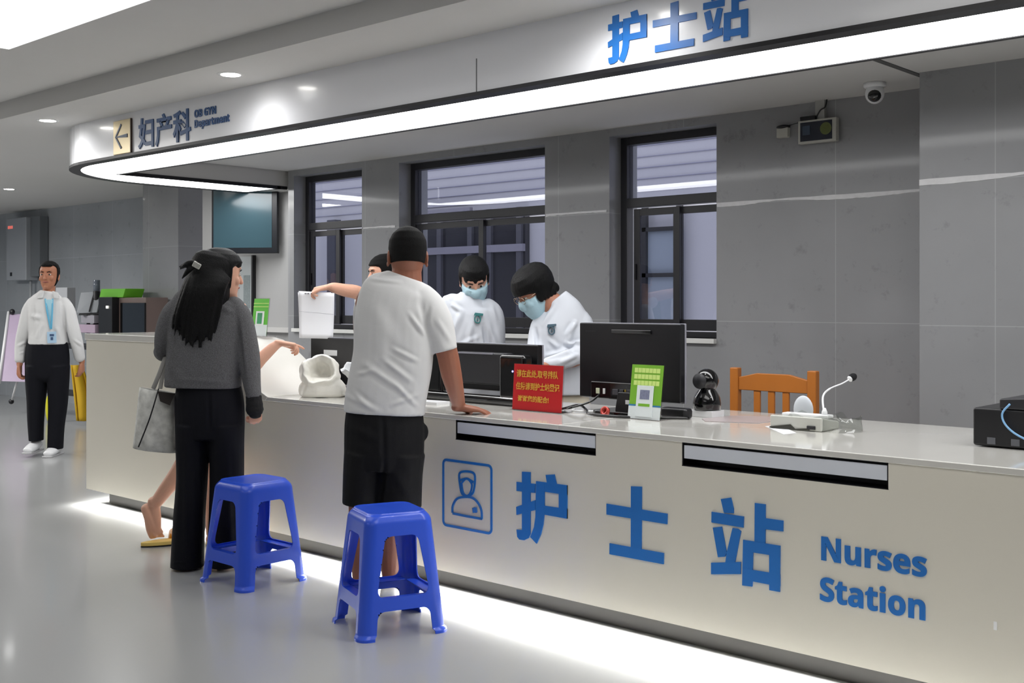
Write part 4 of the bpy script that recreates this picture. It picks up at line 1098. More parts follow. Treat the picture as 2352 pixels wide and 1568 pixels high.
def skin_mat(name, rgb): 
    m = mat(name, rgb, rough=.5, var=.06, vscale=14, bump=.08, bscale=160)
    b = m.node_tree.nodes['Principled BSDF']; b.inputs['Subsurface Weight'].default_value = .08; b.inputs['Subsurface Radius'].default_value = (.02, .008, .004)
    return m
M_skinA = skin_mat('skin_warm', (178, 122, 98)); M_skinB = skin_mat('skin_light', (214, 164, 140)); M_skinC = skin_mat('skin_brown', (150, 96, 74))
M_hair = mat('black_hair', (6, 6, 7), rough=.5, spec=.22, var=.3, vscale=3, bump=.6, bscale=30, stretch=(14, 14, 1.2))
M_short = mat('cropped_hair', (12, 11, 11), spec=.2, rough=.75, var=.3, vscale=90, bump=.8, bscale=420)
M_tee = mat('white_cotton', (217, 217, 217), rough=.85, var=.02, bump=.12, bscale=500)
M_tun = mat('nurse_white', (208, 212, 220), rough=.75, var=.02, bump=.08, bscale=400)
M_navy = mat('navy_trousers', (9, 10, 19), spec=.25, rough=.8, var=.15, bump=.15, bscale=200)
M_blkf = mat('black_shorts_fabric', (18, 18, 20), spec=.25, rough=.8, var=.15, bump=.15, bscale=200)
M_mask = mat('pale_blue_mask', (176, 208, 220), rough=.75, var=.03, bump=.2, bscale=60, stretch=(1, 1, 8))
M_teal = mat('teal_badge', (50, 122, 122), rough=.5)
def hair_cap(H, mb, g=.012, front=.030, zf=.055, lo=-.06, nape=-.03, gz=.0):
    """cap of hair: full over the crown, cut back from the face, down to lo at the back"""
    def fn(x, y, z):
        if z < zf:
            lim = front-.25*max(0, zf-z)*0
            if y > lim: y = lim-.004
        return x, y, z+gz
    H.rings(mb, g, fn, lo=lo)
def person(u, v, label, t=None):
    p = pt(u, v, t if t else 1.3*F_PX/(v-VH)); p.z = 0
    return empty('person', p, label, 'person')
def torso_secs(P_):   # quick frame for hidden bodies
    return P_
def badge(root, c, n, up, k=1.0, m=M_teal):
    """oval crest under a small banner, sewn on a tunic"""
    r = up.cross(n).normalized(); up = n.cross(r).normalized(); mb = MB(); N = 24
    for q in range(N):
        pass
    def B(x, z, o): return c+r*x*k+up*z*k+n*o
    outer = [(.017*math.cos(a), -.006+.021*math.sin(a)) for a in [2*math.pi*i/N for i in range(N)]]
    vs = [B(x, z, .004) for x, z in outer]+[B(x*.72, -.006+(z+.006)*.76, .004) for x, z in outer]+[B(x, z, -.006) for x, z in outer]+[B(x*.72, -.006+(z+.006)*.76, -.006) for x, z in outer]
    fs = []
    for i in range(N):
        j = (i+1) % N; fs += [(i, j, N+j, N+i), (i, 2*N+i, 2*N+j, j), (N+i, N+j, 3*N+j, 3*N+i)]
    mb.add(vs, fs); mb.prism([(-.018, .013), (.026, .011), (.028, .021), (-.012, .026)], lambda x, z: B(x, z, .005), lambda x, z: B(x, z, -.006))
    mb.prism([(-.004, -.012), (.004, -.012), (.0, .002)], lambda x, z: B(x, z, .0045), lambda x, z: B(x, z, -.006))
    return mb.build('badge', m, root)

# ---- crumpled plastic bag with its round mouth turned to the hall
bg = empty('plastic_bag', (-4.9, 3.85, ZD), 'large crumpled white plastic bag with open mouth, left of the man in white', 'plastic bag', 'white plastic bags')
bc = pt(736, 858, 6.03); ax = (-FW*.86+RT*.10+UP*.42).normalized(); e1 = ax.cross(UP).normalized(); e2 = e1.cross(ax)
mb = MB(); R_ = []
for k_, (r, d) in enumerate([(.02, -.085), (.055, -.078), (.092, -.05), (.108, -.01), (.107, .03), (.098, .055), (.088, .066), (.079, .060), (.062, .03), (.056, -.005), (.04, -.03), (.01, -.038)]):
    ring = []
    for q in range(48):
        a = 2*math.pi*q/48; rr = r*(1+.16*noise.noise(Vector((math.cos(a)*2, math.sin(a)*2, d*9+3)))+.05*noise.noise(Vector((math.cos(a)*7, math.sin(a)*7, d*20))))
        ring.append(bc+e1*rr*math.cos(a)*.98+e2*rr*math.sin(a)*.92+ax*(d+.012*math.sin(a*3+1)))
    R_.append(ring)
mb.rings(R_)
q = bc.copy()
R_ = []
for k_, (z, r) in enumerate([(0, .8), (0, .98), (.012, 1.06), (.035, 1.05), (.06, .98), (.085, .82), (.10, .6), (.105, .3)]):
    ring = []
    for i in range(48):
        a = 2*math.pi*i/48; rr = r*(1+.12*noise.noise(Vector((math.cos(a)*2, math.sin(a)*2, z*9+9))))
        ring.append(Vector((q.x, q.y, ZD+z+.001))+RT*(.118*rr*math.cos(a)+.012)+FW*(.085*rr*math.sin(a)))
    R_.append(ring)
mb.rings(R_)
solid(mb, 'bag_film', M_bag, bg, .0045, 3, [noise_op(.005, 34, 34, 34, 40)])

# ---- man in white T-shirt and black shorts, from behind
t0 = 4.95
root = person(895, 1372, 'person seen from behind in white T-shirt and black shorts, one hand on the counter')
H = Head(pt(936, 588, t0), FW+RT*-.18-UP*.10, UP+FW*.08, 1.06)
mb = MB(); H.face(mb)
tubes(mb, px(t0, [(930, 690, 60, .07), (932, 655, 40, .058), (934, 622, 34, .056), (936, 585, 32, .055)]), RT)
tubes(mb, px(t0, [(885, 1000, 82, .10), (890, 880, 78, .10), (905, 760, 80, .10), (915, 690, 72, .085), (925, 655, 42, .06)]), RT)
wr = Vector(pt(1052, 932, 5.06)); 
limb(mb, [pt(962, 702, t0), pt(998, 740, t0), pt(1024, 800, t0), pt(1037, 860, t0+.03), pt(1048, 905, t0+.07), pt(1054, 932, t0+.11)], [.044, .048, .048, .046, .036, (.030, .024)])
hp = Vector(pt(1055, 930, 5.06)); hp.z = .832
hand(mb, hp, (RT*.9+FW*.30-UP*.13), -UP, (FW*.9-RT*.3), 1.02, curl=4, spread=11, thumb=42, tcurl=10)
limb(mb, [pt(845, 685, t0), pt(835, 740, t0+.12), pt(845, 790, t0+.22), pt(900, 830, t0+.42)], [.05, .048, .042, .03])
hand(mb, Vector(pt(905, 835, t0+.42)), RT*.5+FW*.6, -UP, -RT, 1.0, curl=15)
for (u, ff) in ((830, 0), (898, .04)):
    limb(mb, [pt(u+8, 1060, t0), pt(u+4, 1140, t0), pt(u, 1190, t0+.0), pt(u, 1235, t0+.01), pt(u-1, 1290, t0+ff), pt(u-1, 1335, t0+ff), pt(u-1, 1355, t0+ff)], [.08, .066, .056, .058, .045, .036, .038])
    q = pt(u-1, 1362, t0+ff); limb(mb, [q-FW*.04+UP*.0, q+FW*.04, q+FW*.13-UP*.012], [(.036, .034), (.040, .032), (.042, .020)])
solid(mb, 'body', M_skinC, root, .0042, 3)
mb = MB()
hair_cap(H, mb, .005, .050, .050, -.031)
solid(mb, 'hair', M_short, root, .0045, 2)
mb = MB()
tubes(mb, px(t0, [(883, 948, 93, .138), (885, 920, 93, .136), (892, 880, 93, .133), (903, 816, 92, .128), (904, 750, 90, .125), (908, 700, 88, .115), (918, 668, 82, .10), (926, 648, 62, .078), (931, 634, 42, .062)]), RT, 30, power=.85, flat=True)
tubes(mb, px(t0, [(962, 680, 34, .072), (986, 708, 38, .080), (1006, 748, 37, .082), (1021, 806, 30, .072)]), RT, 24, flat='end')
tubes(mb, px(t0, [(872, 690, 30, .07, 0), (848, 702, 34, .075, .05), (842, 750, 30, .075, .10), (846, 790, 26, .07, .18)]), RT, 24, flat='end')
FT = [(790, 905, 870, 945, .012, .005), (855, 700, 915, 800, .03, .004), (900, 800, 960, 830, .010, .006), (880, 825, 950, 880, .012, .007), (905, 880, 960, 935, .010, .006), (835, 835, 930, 900, .014, .006),
      (940, 720, 975, 770, .010, .008), (965, 690, 985, 780, .012, -.006), (850, 640, 920, 648, .008, .004), (820, 860, 860, 850, .010, .004), (870, 745, 880, 830, .03, .004), (985, 700, 978, 750, .01, -.006), (900, 930, 962, 905, .01, .005), (810, 900, 850, 935, .01, .005), (1000, 730, 1040, 790, .012, .004)]
solid(mb, 'tee_shirt', M_tee, root, .006, 5, [folds_op(FT, t0), noise_op(.0025, 9, 9, 9, 3)])
mb = MB()
tubes(mb, px(t0, [(883, 930, 86, .125), (883, 975, 92, .135), (882, 1040, 92, .135), (880, 1075, 88, .125)]), RT, 26, flat=True)
tubes(mb, px(t0, [(842, 1040, 52, .125), (834, 1090, 46, .115), (829, 1157, 43, .10)]), RT, 24, flat=True)
tubes(mb, px(t0, [(925, 1040, 52, .125), (921, 1090, 50, .118), (918, 1163, 50, .105)]), RT, 24, flat=True)
mb.ball(pt(972, 992, t0+.02), .018, .03, .04)
solid(mb, 'shorts', M_blkf, root, .006, 4, [folds_op([(880, 960, 882, 1060, .012, -.006), (884, 1060, 874, 1157, .010, -.012), (800, 980, 870, 1010, .02, .004), (900, 1080, 950, 1150, .02, .004)], t0), noise_op(.003, 8, 8, 8, 5)])
for u in (829, 897):
    q = pt(u, 1366, t0+.03); q.z = .0
    mb = MB(); tubes(mb, [(*(q-FW*.09+UP*.03), .036, .026), (*(q-FW*.03+UP*.032), .042, .030), (*(q+FW*.06+UP*.028), .048, .024), (*(q+FW*.15+UP*.022), .040, .018)], RT, 18)
    so_ = mb.build('sandal', mat('white_leather', (226, 228, 224), rough=.45), root, smooth=True)
    MB().tube([q-RT*.045+FW*.07+UP*.03, q+FW*.07+UP*.062, q+RT*.045+FW*.07+UP*.03], [.012, .014, .012], 10).build('strap', mat('sandal_green', (60, 110, 70), rough=.6), so_, smooth=True)

# ---- woman in grey jacket and dark wide trousers
t0 = 5.55
root = person(478, 1303, 'person with long black hair in grey tweed jacket and wide dark trousers, at the counter')
H = Head(pt(507, 632, t0), RT*.80+FW*.60-UP*.06, UP, 1.0)
mb = MB(); H.face(mb)
tubes(mb, px(t0, [(480, 720, 62, .06), (492, 675, 34, .052), (500, 640, 26, .05)]), RT)
tubes(mb, px(t0, [(478, 960, 72, .10), (470, 850, 62, .09), (476, 740, 70, .09), (486, 685, 44, .06)]), RT)
limb(mb, [pt(548, 710, t0), pt(565, 775, t0), pt(577, 850, t0-.02), pt(585, 910, t0-.04), pt(586, 930, t0-.05)], [.045, .040, .034, .026, (.024, .02)])
hand(mb, Vector(pt(586, 930, t0-.05)), -UP*1+FW*.1, -RT*.6+FW*.5, FW*.6+RT*.4, .92, curl=52, spread=3, thumb=20, tcurl=40)
limb(mb, [pt(402, 722, t0), pt(383, 765, t0), pt(377, 804, t0+.04), pt(400, 810, t0+.16), pt(440, 790, t0+.26)], [.034, .033, .034, .032, .024])
hand(mb, Vector(pt(440, 788, t0+.27)), RT+FW*.3, FW, UP, .92, curl=55, spread=2)
for u in (436, 520):
    limb(mb, [pt(u, 970, t0), pt(u, 1100, t0), pt(u-2, 1240, t0), pt(u-4, 1285, t0)], [.062, .055, .04, .035])
    q = pt(u-4, 1292, t0); limb(mb, [q-FW*.03, q+FW*.05, q+FW*.13-UP*.01], [(.034, .03), (.038, .028), (.034, .018)])
solid(mb, 'body', M_skinB, root, .0045, 3)
H.features(root)
# hair: cap, fringe, long fall down the back, gathered top lock
mb = MB()
def fnw(x, y, z):
    if z < .045 and y > .028: y = .026
    return x, y, z
H.rings(mb, .017, fnw, lo=-.07)
mb.ball(H.P(.0, .058, .060), .066, .040, .032, Matrix((H.r, H.f, H.u)).transposed(), 18, 10)
tubes(mb, px(t0-.04, [(488, 600, 46, .07), (480, 640, 50, .09), (470, 680, 56, .085), (459, 724, 56, .07), (452, 756, 51, .055), (450, 776, 42, .045), (450, 790, 22, .025)]), RT, 26, power=.9)
rs = random.Random(4)
for i in range(46):
    a = -1+2*i/45; u0 = 480+46*a; u1 = 450+50*a+rs.uniform(-6, 6); vend = 792-26*a*a+rs.uniform(-12, 8); dd_ = -.06-.055*math.sqrt(max(0, 1-a*a))
    P_ = [pt(u0, 615+25*a*a, t0-.06+dd_*.4), pt(u0*.6+u1*.4+3, 660, t0-.04+dd_), pt(u1+4, 725, t0-.04+dd_*.95), pt(u1+rs.uniform(-5, 5), vend, t0-.04+dd_*.75)]
    tubes(mb, [(*p, r_, r_*.8) for p, r_ in zip(P_, (.010, .011, .010, .0035))], RT, 8, k=4)
for (a, b, c) in (((446, 606), (428, 608), (414, 618)), ((446, 612), (432, 622), (418, 640)), ((452, 604), (436, 603), (412, 612))):
    tubes(mb, [(*pt(a[0], a[1], t0-.13), .010, .012), (*pt(b[0], b[1], t0-.14), .013, .014), (*pt(c[0], c[1], t0-.12), .003, .004)], UP, 10)
solid(mb, 'hair', M_hair, root, .0048, 2)
MB().box(-.020, .020, -.006, .006, -.014, .014, Matrix.Translation(pt(452, 609, t0-.165)) @ Matrix.Rotation(YAW, 4, 'Z') @ Matrix.Rotation(.5, 4, 'Y')).build('hair_clip', mat('silver_clip', (214, 214, 206), rough=.2, metal=.7, var=.3, vscale=90), root, bevel=.004)
M_tweed = mat('grey_tweed', (98, 98, 100), rough=.95, var=.75, vscale=210, bump=.5, bscale=260)
mb = MB()
tubes(mb, px(t0, [(467, 889, 87, .125), (468, 850, 86, .125), (472, 800, 86, .12), (474, 750, 86, .115), (476, 715, 84, .105), (480, 690, 78, .09), (484, 674, 58, .07), (490, 662, 36, .055)]), RT, 30, power=.85, flat=True)
tubes(mb, px(t0, [(532, 704, 27, .058), (550, 726, 27, .062), (562, 765, 26, .06, -.01), (571, 820, 25, .056, -.02), (579, 880, 20, .05, -.04), (584, 914, 17, .044, -.05)]), RT, 22, flat='end')
tubes(mb, px(t0, [(413, 704, 25, .058), (396, 722, 25, .062), (381, 755, 22, .058), (373, 792, 17, .055, .01), (374, 812, 14, .05, .04)]), RT, 22)
limb(mb, [pt(374, 808, t0+.04), pt(400, 806, t0+.16), pt(436, 790, t0+.25)], [.048, .044, .036])
solid(mb, 'jacket', M_tweed, root, .006, 4, [folds_op([(545, 735, 562, 880, .010, -.009), (400, 760, 396, 870, .010, -.006), (400, 870, 540, 880, .012, .003), (385, 830, 420, 880, .02, .004), (500, 700, 540, 720, .012, .004), (392, 745, 402, 800, .012, -.007)], t0), noise_op(.003, 9, 9, 9, 8)])
mb = MB(); limb(mb, [pt(583, 910, t0-.05), pt(585, 942, t0-.055)], [.038, .042]); mb.ball(pt(586, 955, t0-.06), .03, .03, .012)
solid(mb, 'cuff', mat('black_knit', (18, 18, 20), rough=.9, bump=.8, bscale=60), root, .004, 1, [noise_op(.003, 60, 60, 60, 2)])
mb = MB()
tubes(mb, px(t0, [(478, 868, 70, .105), (480, 915, 78, .118), (482, 965, 79, .118), (482, 1005, 77, .11)]), RT, 28, flat=True)
tubes(mb, px(t0, [(446, 975, 42, .112), (443, 1020, 38, .108), (441, 1100, 35, .10), (434, 1200, 36, .10), (430, 1300, 37.5, .105)]), RT, 24, flat=True)
tubes(mb, px(t0, [(519, 975, 41, .112), (520, 1020, 39, .108), (521, 1100, 38, .10), (518, 1200, 38, .10), (514, 1297, 38.5, .105)]), RT, 24, flat=True)
solid(mb, 'trousers', M_navy, root, .006, 3, [folds_op([(430, 1290, 396, 1292, .006, .003), (520, 1020, 530, 1260, .014, .005), (430, 1010, 425, 1280, .014, .005), (480, 900, 482, 990, .010, -.007), (456, 1000, 470, 1280, .012, .004)], t0), noise_op(.0035, 7, 7, 3, 12)])
for u in (432, 512):
    q = pt(u, 1303, 5.59); q.z = 0; mb = MB()
    tubes(mb, [(*(q-FW*.075+UP*.022), .030, .022), (*(q+UP*.03), .038, .03), (*(q+FW*.1+UP*.026), .042, .025), (*(q+FW*.17+UP*.02), .03, .018)], RT, 16)
    mb.build('shoe', mat('black_leather', (14, 14, 16), rough=.3, coat=.3), root, smooth=True)
# tote bag hanging from her elbow
tb_ = empty('tote_bag', pt(355, 1035, 5.62), 'pale grey speckled tote bag with a long strap hanging from the woman in grey', 'bag')
M_tote = mat('speckled_canvas', (205, 205, 200), rough=.8, var=.55, vscale=26, bump=.15, bscale=80)
Q = [(320, 889), (404, 903), (408, 1040), (305, 1028)]
F0 = [pt(u, v, 5.60+.0*i) for i, (u, v) in enumerate(Q)]; N = 12; G = []
for side in (0, 1):
    for i in range(N+1):
        for j in range(N+1):
            a, b = i/N, j/N; top = F0[0].lerp(F0[1], a); bot = F0[3].lerp(F0[2], a); p = top.lerp(bot, b)
            bul = (.045+.035*b)*(math.sin(math.pi*a)**.5 if 0 < a < 1 else 0)*(1-(2*b-1)**8*.3)
            p = p+FW*(bul if side else -bul)+FW*.006*noise.noise(Vector((a*4, b*4, side*3))); G.append(p)
K = N+1; fs = []
for side in (0, 1):
    o_ = side*K*K
    for i in range(N):
        for j in range(N): fs.append((o_+i*K+j, o_+i*K+j+1, o_+(i+1)*K+j+1, o_+(i+1)*K+j))
for i in range(N): fs.append((i*K+N, (i+1)*K+N, K*K+(i+1)*K+N, K*K+i*K+N))
o = MB().add(G, fs).build('bag_body', M_tote, tb_, smooth=True)
so = o.modifiers.new('thickness', 'SOLIDIFY'); so.thickness = .003
def ribbon(P_, w_, th, name, m, parent):
    mb = MB(); tubes(mb, [(*p, w_, th) for p in P_], RT, 8, k=3); return mb.build(name, m, parent, smooth=True)
ribbon([pt(352, 892, 5.535), pt(366, 858, 5.53), pt(379, 822, 5.54)], .011, .003, 'strap', mat('strap_grey', (150, 148, 144), rough=.7), tb_)
ribbon([pt(379, 822, 5.54), pt(384, 800, 5.62), pt(380, 825, 5.70), pt(368, 892, 5.68)], .011, .003, 'strap', MATS['strap_grey'], tb_)
ribbon([pt(364, 893, 5.535), pt(344, 960, 5.505), pt(318, 1026, 5.53)], .0035, .003, 'piping', M_black, tb_)
MB().prism([(0, 0), (.085, -.012), (.060, -.07), (.012, -.05)], lambda x, z: pt(362, 898, 5.53)+RT*x+UP*z, lambda x, z: pt(362, 898, 5.545)+RT*x+UP*z).build('dark_lining', mat('dark_lining', (44, 38, 36), rough=.8), tb_)

# ---- person hidden behind her: bare leg on tiptoe in a yellow slipper, arm on the counter
t0 = 6.08
root = person(490, 1245, 'person mostly hidden behind the woman in grey, bare leg lifted out of a yellow slipper', 6.08)
H = Head(pt(500, 640, t0), RT*.8+FW*.5, UP, .92)
mb = MB(); H.face(mb)
tubes(mb, px(t0, [(485, 950, 48, .085), (485, 850, 46, .08), (488, 760, 52, .08), (492, 710, 34, .05), (497, 670, 22, .045)]), RT)
limb(mb, [pt(472, 950, t0), pt(442, 1030, t0), pt(410, 1085, t0), pt(380, 1125, t0), pt(352, 1163, t0)], [.07, .056, .048, .040, .031])
limb(mb, [pt(505, 950, t0), pt(500, 1060, t0), pt(492, 1150, t0), pt(486, 1225, t0)], [.07, .050, .046, .03])
q = pt(488, 1236, t0); limb(mb, [q-FW*.02, q+FW*.08-UP*.0, q+FW*.14-UP*.01], [(.032, .028), (.036, .024), (.036, .016)])
# raised foot: heel up, toes on the slipper
limb(mb, [pt(336, 1166, t0), pt(346, 1188, t0), pt(352, 1212, t0), pt(359, 1228, t0)], [(.030, .030), (.036, .032), (.040, .028), (.042, .018)])
limb(mb, [pt(352, 1150, t0), pt(358, 1185, t0), pt(362, 1215, t0)], [.030, .028, .02])
for k_ in range(5):
    a_ = pt(352+4.2*k_, 1222, t0-.015+.008*k_); limb(mb, [a_, a_-UP*.016+RT*.008, a_-UP*.022+RT*.018], [.0095, .009, .008-.0006*k_], 10)
limb(mb, [pt(525, 740, t0), pt(552, 800, t0-.02), pt(575, 845, t0), pt(600, 823, t0+.02), pt(628, 797, t0+.05), pt(642, 789, t0+.06)], [.042, .040, .037, .034, .028, (.024, .020)])
hand(mb, Vector(pt(643, 788, t0+.06)), RT*1+FW*.25-UP*.12, -UP+RT*.1, FW*.4-RT*.1+UP*.5, .92, curls=[8, 42, 50, 55], spread=3, thumb=30, tcurl=30)
limb(mb, [pt(460, 745, t0), pt(450, 800, t0+.05), pt(460, 840, t0+.15)], [.038, .034, .028])
hand(mb, Vector(pt(455, 842, t0+.16)), FW+RT*.3, -UP, RT, .9)
solid(mb, 'body', M_skinB, root, .0042, 3)
mb = MB(); hair_cap(H, mb, .008, .03, .05, -.06); solid(mb, 'hair', M_hair, root, .006, 2)
mb = MB()
tubes(mb, px(t0, [(485, 900, 52, .10), (485, 830, 52, .10), (488, 760, 56, .095), (491, 720, 48, .07), (495, 700, 26, .055)]), RT, 22, flat=True)
limb(mb, [pt(525, 735, t0), pt(538, 775, t0-.01)], [.055, .052]); limb(mb, [pt(452, 735, t0), pt(444, 780, t0+.02)], [.055, .052])
solid(mb, 'tee_shirt', mat('dark_tee', (60, 62, 70), rough=.9), root, .008, 3)
mb = MB()
tubes(mb, px(t0, [(485, 890, 50, .10), (485, 960, 54, .11)]), RT, 22)
tubes(mb, px(t0, [(468, 945, 30, .10), (452, 1005, 26, .09)]), RT, 20); tubes(mb, px(t0, [(508, 945, 32, .10), (506, 1020, 28, .09)]), RT, 20)
solid(mb, 'shorts', mat('dark_shorts', (40, 42, 50), rough=.9), root, .008, 3)
M_slip = mat('yellow_slipper', (226, 196, 110), rough=.55, var=.1)
def slipper(c, d, name_m):
    r = d.cross(UP).normalized(); mb = MB(); N = 26; ring = []
    for i in range(N):
        a = 2*math.pi*i/N; l = .125*math.cos(a); w_ = (.044+.010*math.cos(a))*math.sin(a); ring.append((l, w_))
    f0 = lambda z: (lambda x, y: c+d*x+r*y+UP*z)
    mb.prism(ring, f0(.006), f0(.026)); s1 = mb.build('slipper', name_m, root, bevel=.004)
    MB().prism(ring, f0(.0), f0(.006)).build('sole', M_black, s1)
    mb = MB(); mb.tube([c+d*.045+r*.046+UP*.02, c+d*.05+r*.03+UP*.060, c+d*.055+UP*.070, c+d*.05-r*.03+UP*.060, c+d*.045-r*.046+UP*.02], [.016, .02, .022, .02, .016], 12)
    mb.build('strap', mat('amber_strap', (222, 164, 60), rough=.3, coat=.4), s1, smooth=True)
sc_ = pt(378, 1240, t0); sc_.z = 0
slipper(sc_, (RT*.85+FW*.5).normalized(), M_slip)
sc2 = pt(488, 1245, t0); sc2.z = 0; slipper(sc2+FW*.06, FW, M_slip)

# ---- nurse facing the camera
def arm_sleeve(mb, P_, r_): limb(mb, P_, r_, 18)
t0 = 6.46
root = person(1085, 1218, 'nurse in white tunic and pale blue mask looking down, left of the two masked nurses', t0)
f_ = -FW*.80+RT*.12-UP*.58; H = Head(pt(1089, 641, t0), f_, UP*.8-FW*.6, 1.0)
mb = MB(); H.face(mb)
tubes(mb, px(t0, [(1083, 740, 46, .06), (1084, 705, 27, .05), (1086, 670, 24, .05)]), RT)
tubes(mb, px(t0, [(1078, 1000, 64, .09), (1078, 860, 60, .09), (1078, 760, 66, .085), (1081, 715, 48, .06)]), RT)
for sg, u in ((-1, 1022), (1, 1136)):
    limb(mb, [pt(u, 725, t0), pt(u+sg*4, 800, t0-.02), pt(u+sg*2, 850, t0-.05), pt(1078+sg*30, 862, t0-.24)], [.04, .038, .034, .024])
    hand(mb, Vector(pt(1078+sg*28, 863, t0-.25)), -FW-RT*sg*.5, -UP, RT*(-sg), .92, curl=25)
for sg in (-1, 1): limb(mb, [pt(1078+sg*28, 1000, t0), pt(1078+sg*28, 1110, t0), pt(1078+sg*28, 1205, t0)], [.07, .05, .035])
solid(mb, 'body', M_skinB, root, .0045, 3); H.features(root, mouth=False)
mb = MB()
def fn1(x, y, z):
    if z < .040 and y > .020: y = .018
    return x, y, z
H.rings(mb, .014, fn1, lo=-.05)
Mh = Matrix((H.r, H.f, H.u)).transposed()
for x in (-.045, -.022, 0, .022, .045): mb.ball(H.P(x, .072-abs(x)*.4, .050), .020, .026, .034, Mh, 14, 8)
solid(mb, 'hair', M_hair, root, .0045, 2)
mb = MB(); MB_rows = [(-.118, .030, .026, .062), (-.105, .045, .042, .050), (-.085, .056, .058, .042), (-.06, .066, .076, .026), (-.03, .071, .088, .016), (-.005, .071, .092, .012)]
def mask(H, root):
    mb = MB()
    def fm(x, y, z):
        return x*(.94 if y < .04 else 1), max(y, .015+.012*math.cos(z*40)), z
    H.rings(mb, .008, fm, rows=MB_rows)
    for sg in (-1, 1): mb.ball(H.P(sg*.034, .078, -.028), .030, .026, .030, Matrix((H.r, H.f, H.u)).transposed(), 14, 10)
    mb.ball(H.P(0, .100, -.030), .030, .026, .032, Matrix((H.r, H.f, H.u)).transposed(), 14, 10)
    o = solid(mb, 'mask', M_mask, root, .004, 3)
    for sg in (-1, 1):
        MB().tube([H.P(sg*.066, .040, -.015), H.P(sg*.077, .0, .010), H.P(sg*.079, -.018, -.01)], .0014, 6).build('ear_loop', M_wh, root)
        MB().tube([H.P(sg*.064, .030, -.065), H.P(sg*.076, .0, -.045), H.P(sg*.079, -.018, -.01)], .0014, 6).build('ear_loop', M_wh, root)
mask(H, root)
mb = MB()
tubes(mb, px(t0, [(1079, 960, 74, .13), (1078, 860, 72, .115), (1078, 800, 72, .11), (1078, 755, 74, .105), (1077, 725, 70, .095), (1076, 706, 56, .08), (1080, 690, 36, .065), (1084, 678, 27, .056)]), RT, 28, power=.88, flat=True)
for sg, u in ((-1, 1030), (1, 1132)):
    arm_sleeve(mb, [pt(u-sg*14, 704 if sg > 0 else 694, t0), pt(u, 722 if sg > 0 else 704, t0), pt(u+sg*5, 765, t0-.02), pt(u+sg*3, 815, t0-.04), pt(u-sg*3, 848, t0-.08), pt(1078+sg*36, 860, t0-.20)], [.052, .060, .060, .057, .052, .040])
solid(mb, 'tunic', M_tun, root, .006, 3, [folds_op([(1110, 745, 1120, 815, .010, -.016), (1122, 745, 1142, 800, .014, .011), (1060, 715, 1036, 775, .018, .012), (1045, 800, 1100, 772, .014, .010), (1085, 740, 1068, 818, .016, .010), (1036, 698, 1062, 716, .012, .010), (1128, 700, 1140, 740, .014, .010), (1095, 780, 1080, 818, .012, .009)], t0), noise_op(.0022, 10, 10, 10, 21)])
mb = MB()
for sg in (-1, 1): tubes(mb, px(t0, [(1078+sg*30, 940, 40, .11), (1078+sg*30, 1100, 34, .085), (1078+sg*30, 1208, 32, .08)]), RT, 18)
solid(mb, 'trousers', M_tun, root, .009, 2)
badge(root, pt(1097, 730, t0-.1075), (-FW+RT*.18+UP*.1).normalized(), UP, 1.15)
for sg in (-1, 1):
    q = pt(1078+sg*28, 1218, t0); q.z = 0; mb = MB(); tubes(mb, [(*(q+FW*.08+UP*.03), .034, .028), (*(q-FW*.04+UP*.03), .042, .028), (*(q-FW*.14+UP*.022), .036, .02)], RT, 14)
    mb.build('shoe', M_wh, root, smooth=True)

# ---- nurse leaning, three-quarter face
t0 = 6.03
root = person(1290, 1255, 'nurse with short black bob, glasses and mask leaning over beside the large monitor', t0)
f_ = -RT*.72-FW*.38-UP*.56; H = Head(pt(1228, 668, t0), f_, UP*.82-RT*.45-FW*.2, 1.02)
mb = MB(); H.face(mb)
tubes(mb, px(t0, [(1292, 770, 54, .07), (1285, 722, 38, .055), (1268, 698, 28, .05), (1245, 678, 26, .05)]), RT)
tubes(mb, px(t0, [(1290, 1000, 62, .09), (1290, 880, 60, .09), (1292, 780, 62, .085), (1288, 735, 46, .06)]), RT)
limb(mb, [pt(1342, 745, t0), pt(1345, 790, t0-.06), pt(1330, 822, t0-.12), pt(1285, 835, t0-.18), pt(1250, 842, t0-.22)], [.045, .042, .038, .03, .024])
hand(mb, Vector(pt(1246, 843, t0-.23)), -RT-FW*.3-UP*.15, -UP, FW*-.7, .92, curl=30)
limb(mb, [pt(1240, 745, t0), pt(1230, 800, t0-.03), pt(1226, 835, t0-.15), pt(1222, 845, t0-.2)], [.045, .040, .034, .024])
hand(mb, Vector(pt(1221, 846, t0-.21)), -FW-UP*.1, -UP, RT, .92, curl=30)
for sg in (-1, 1): limb(mb, [pt(1290+sg*28, 1000, t0), pt(1290+sg*28, 1130, t0), pt(1290+sg*28, 1240, t0)], [.07, .05, .035])
solid(mb, 'body', M_skinA, root, .0045, 3); H.features(root, mouth=False)
Mh = Matrix((H.r, H.f, H.u)).transposed()
mb = MB()
def fn2(x, y, z):
    if z < .035 and y > .030: y = .028
    return x*1.06, y-.012*(y < 0), z
H.rings(mb, .020, fn2, lo=-.04)
for x in (-.055, -.03, 0, .03, .055): mb.ball(H.P(x, .070-abs(x)*.45, .055), .024, .030, .036, Mh, 14, 8)
for sg in (-1, 1):
    for k_ in range(5): mb.ball(H.P(sg*(.080-.002*k_), .030-.022*k_, -.022-.004*k_), .013, .018, .030, Mh, 12, 8)
for k_ in range(6): mb.ball(H.P(-.06+.024*k_, -.085, -.035), .018, .022, .030, Mh, 12, 8)
solid(mb, 'hair', M_hair, root, .0045, 2)
mask(H, root)
mb = MB()
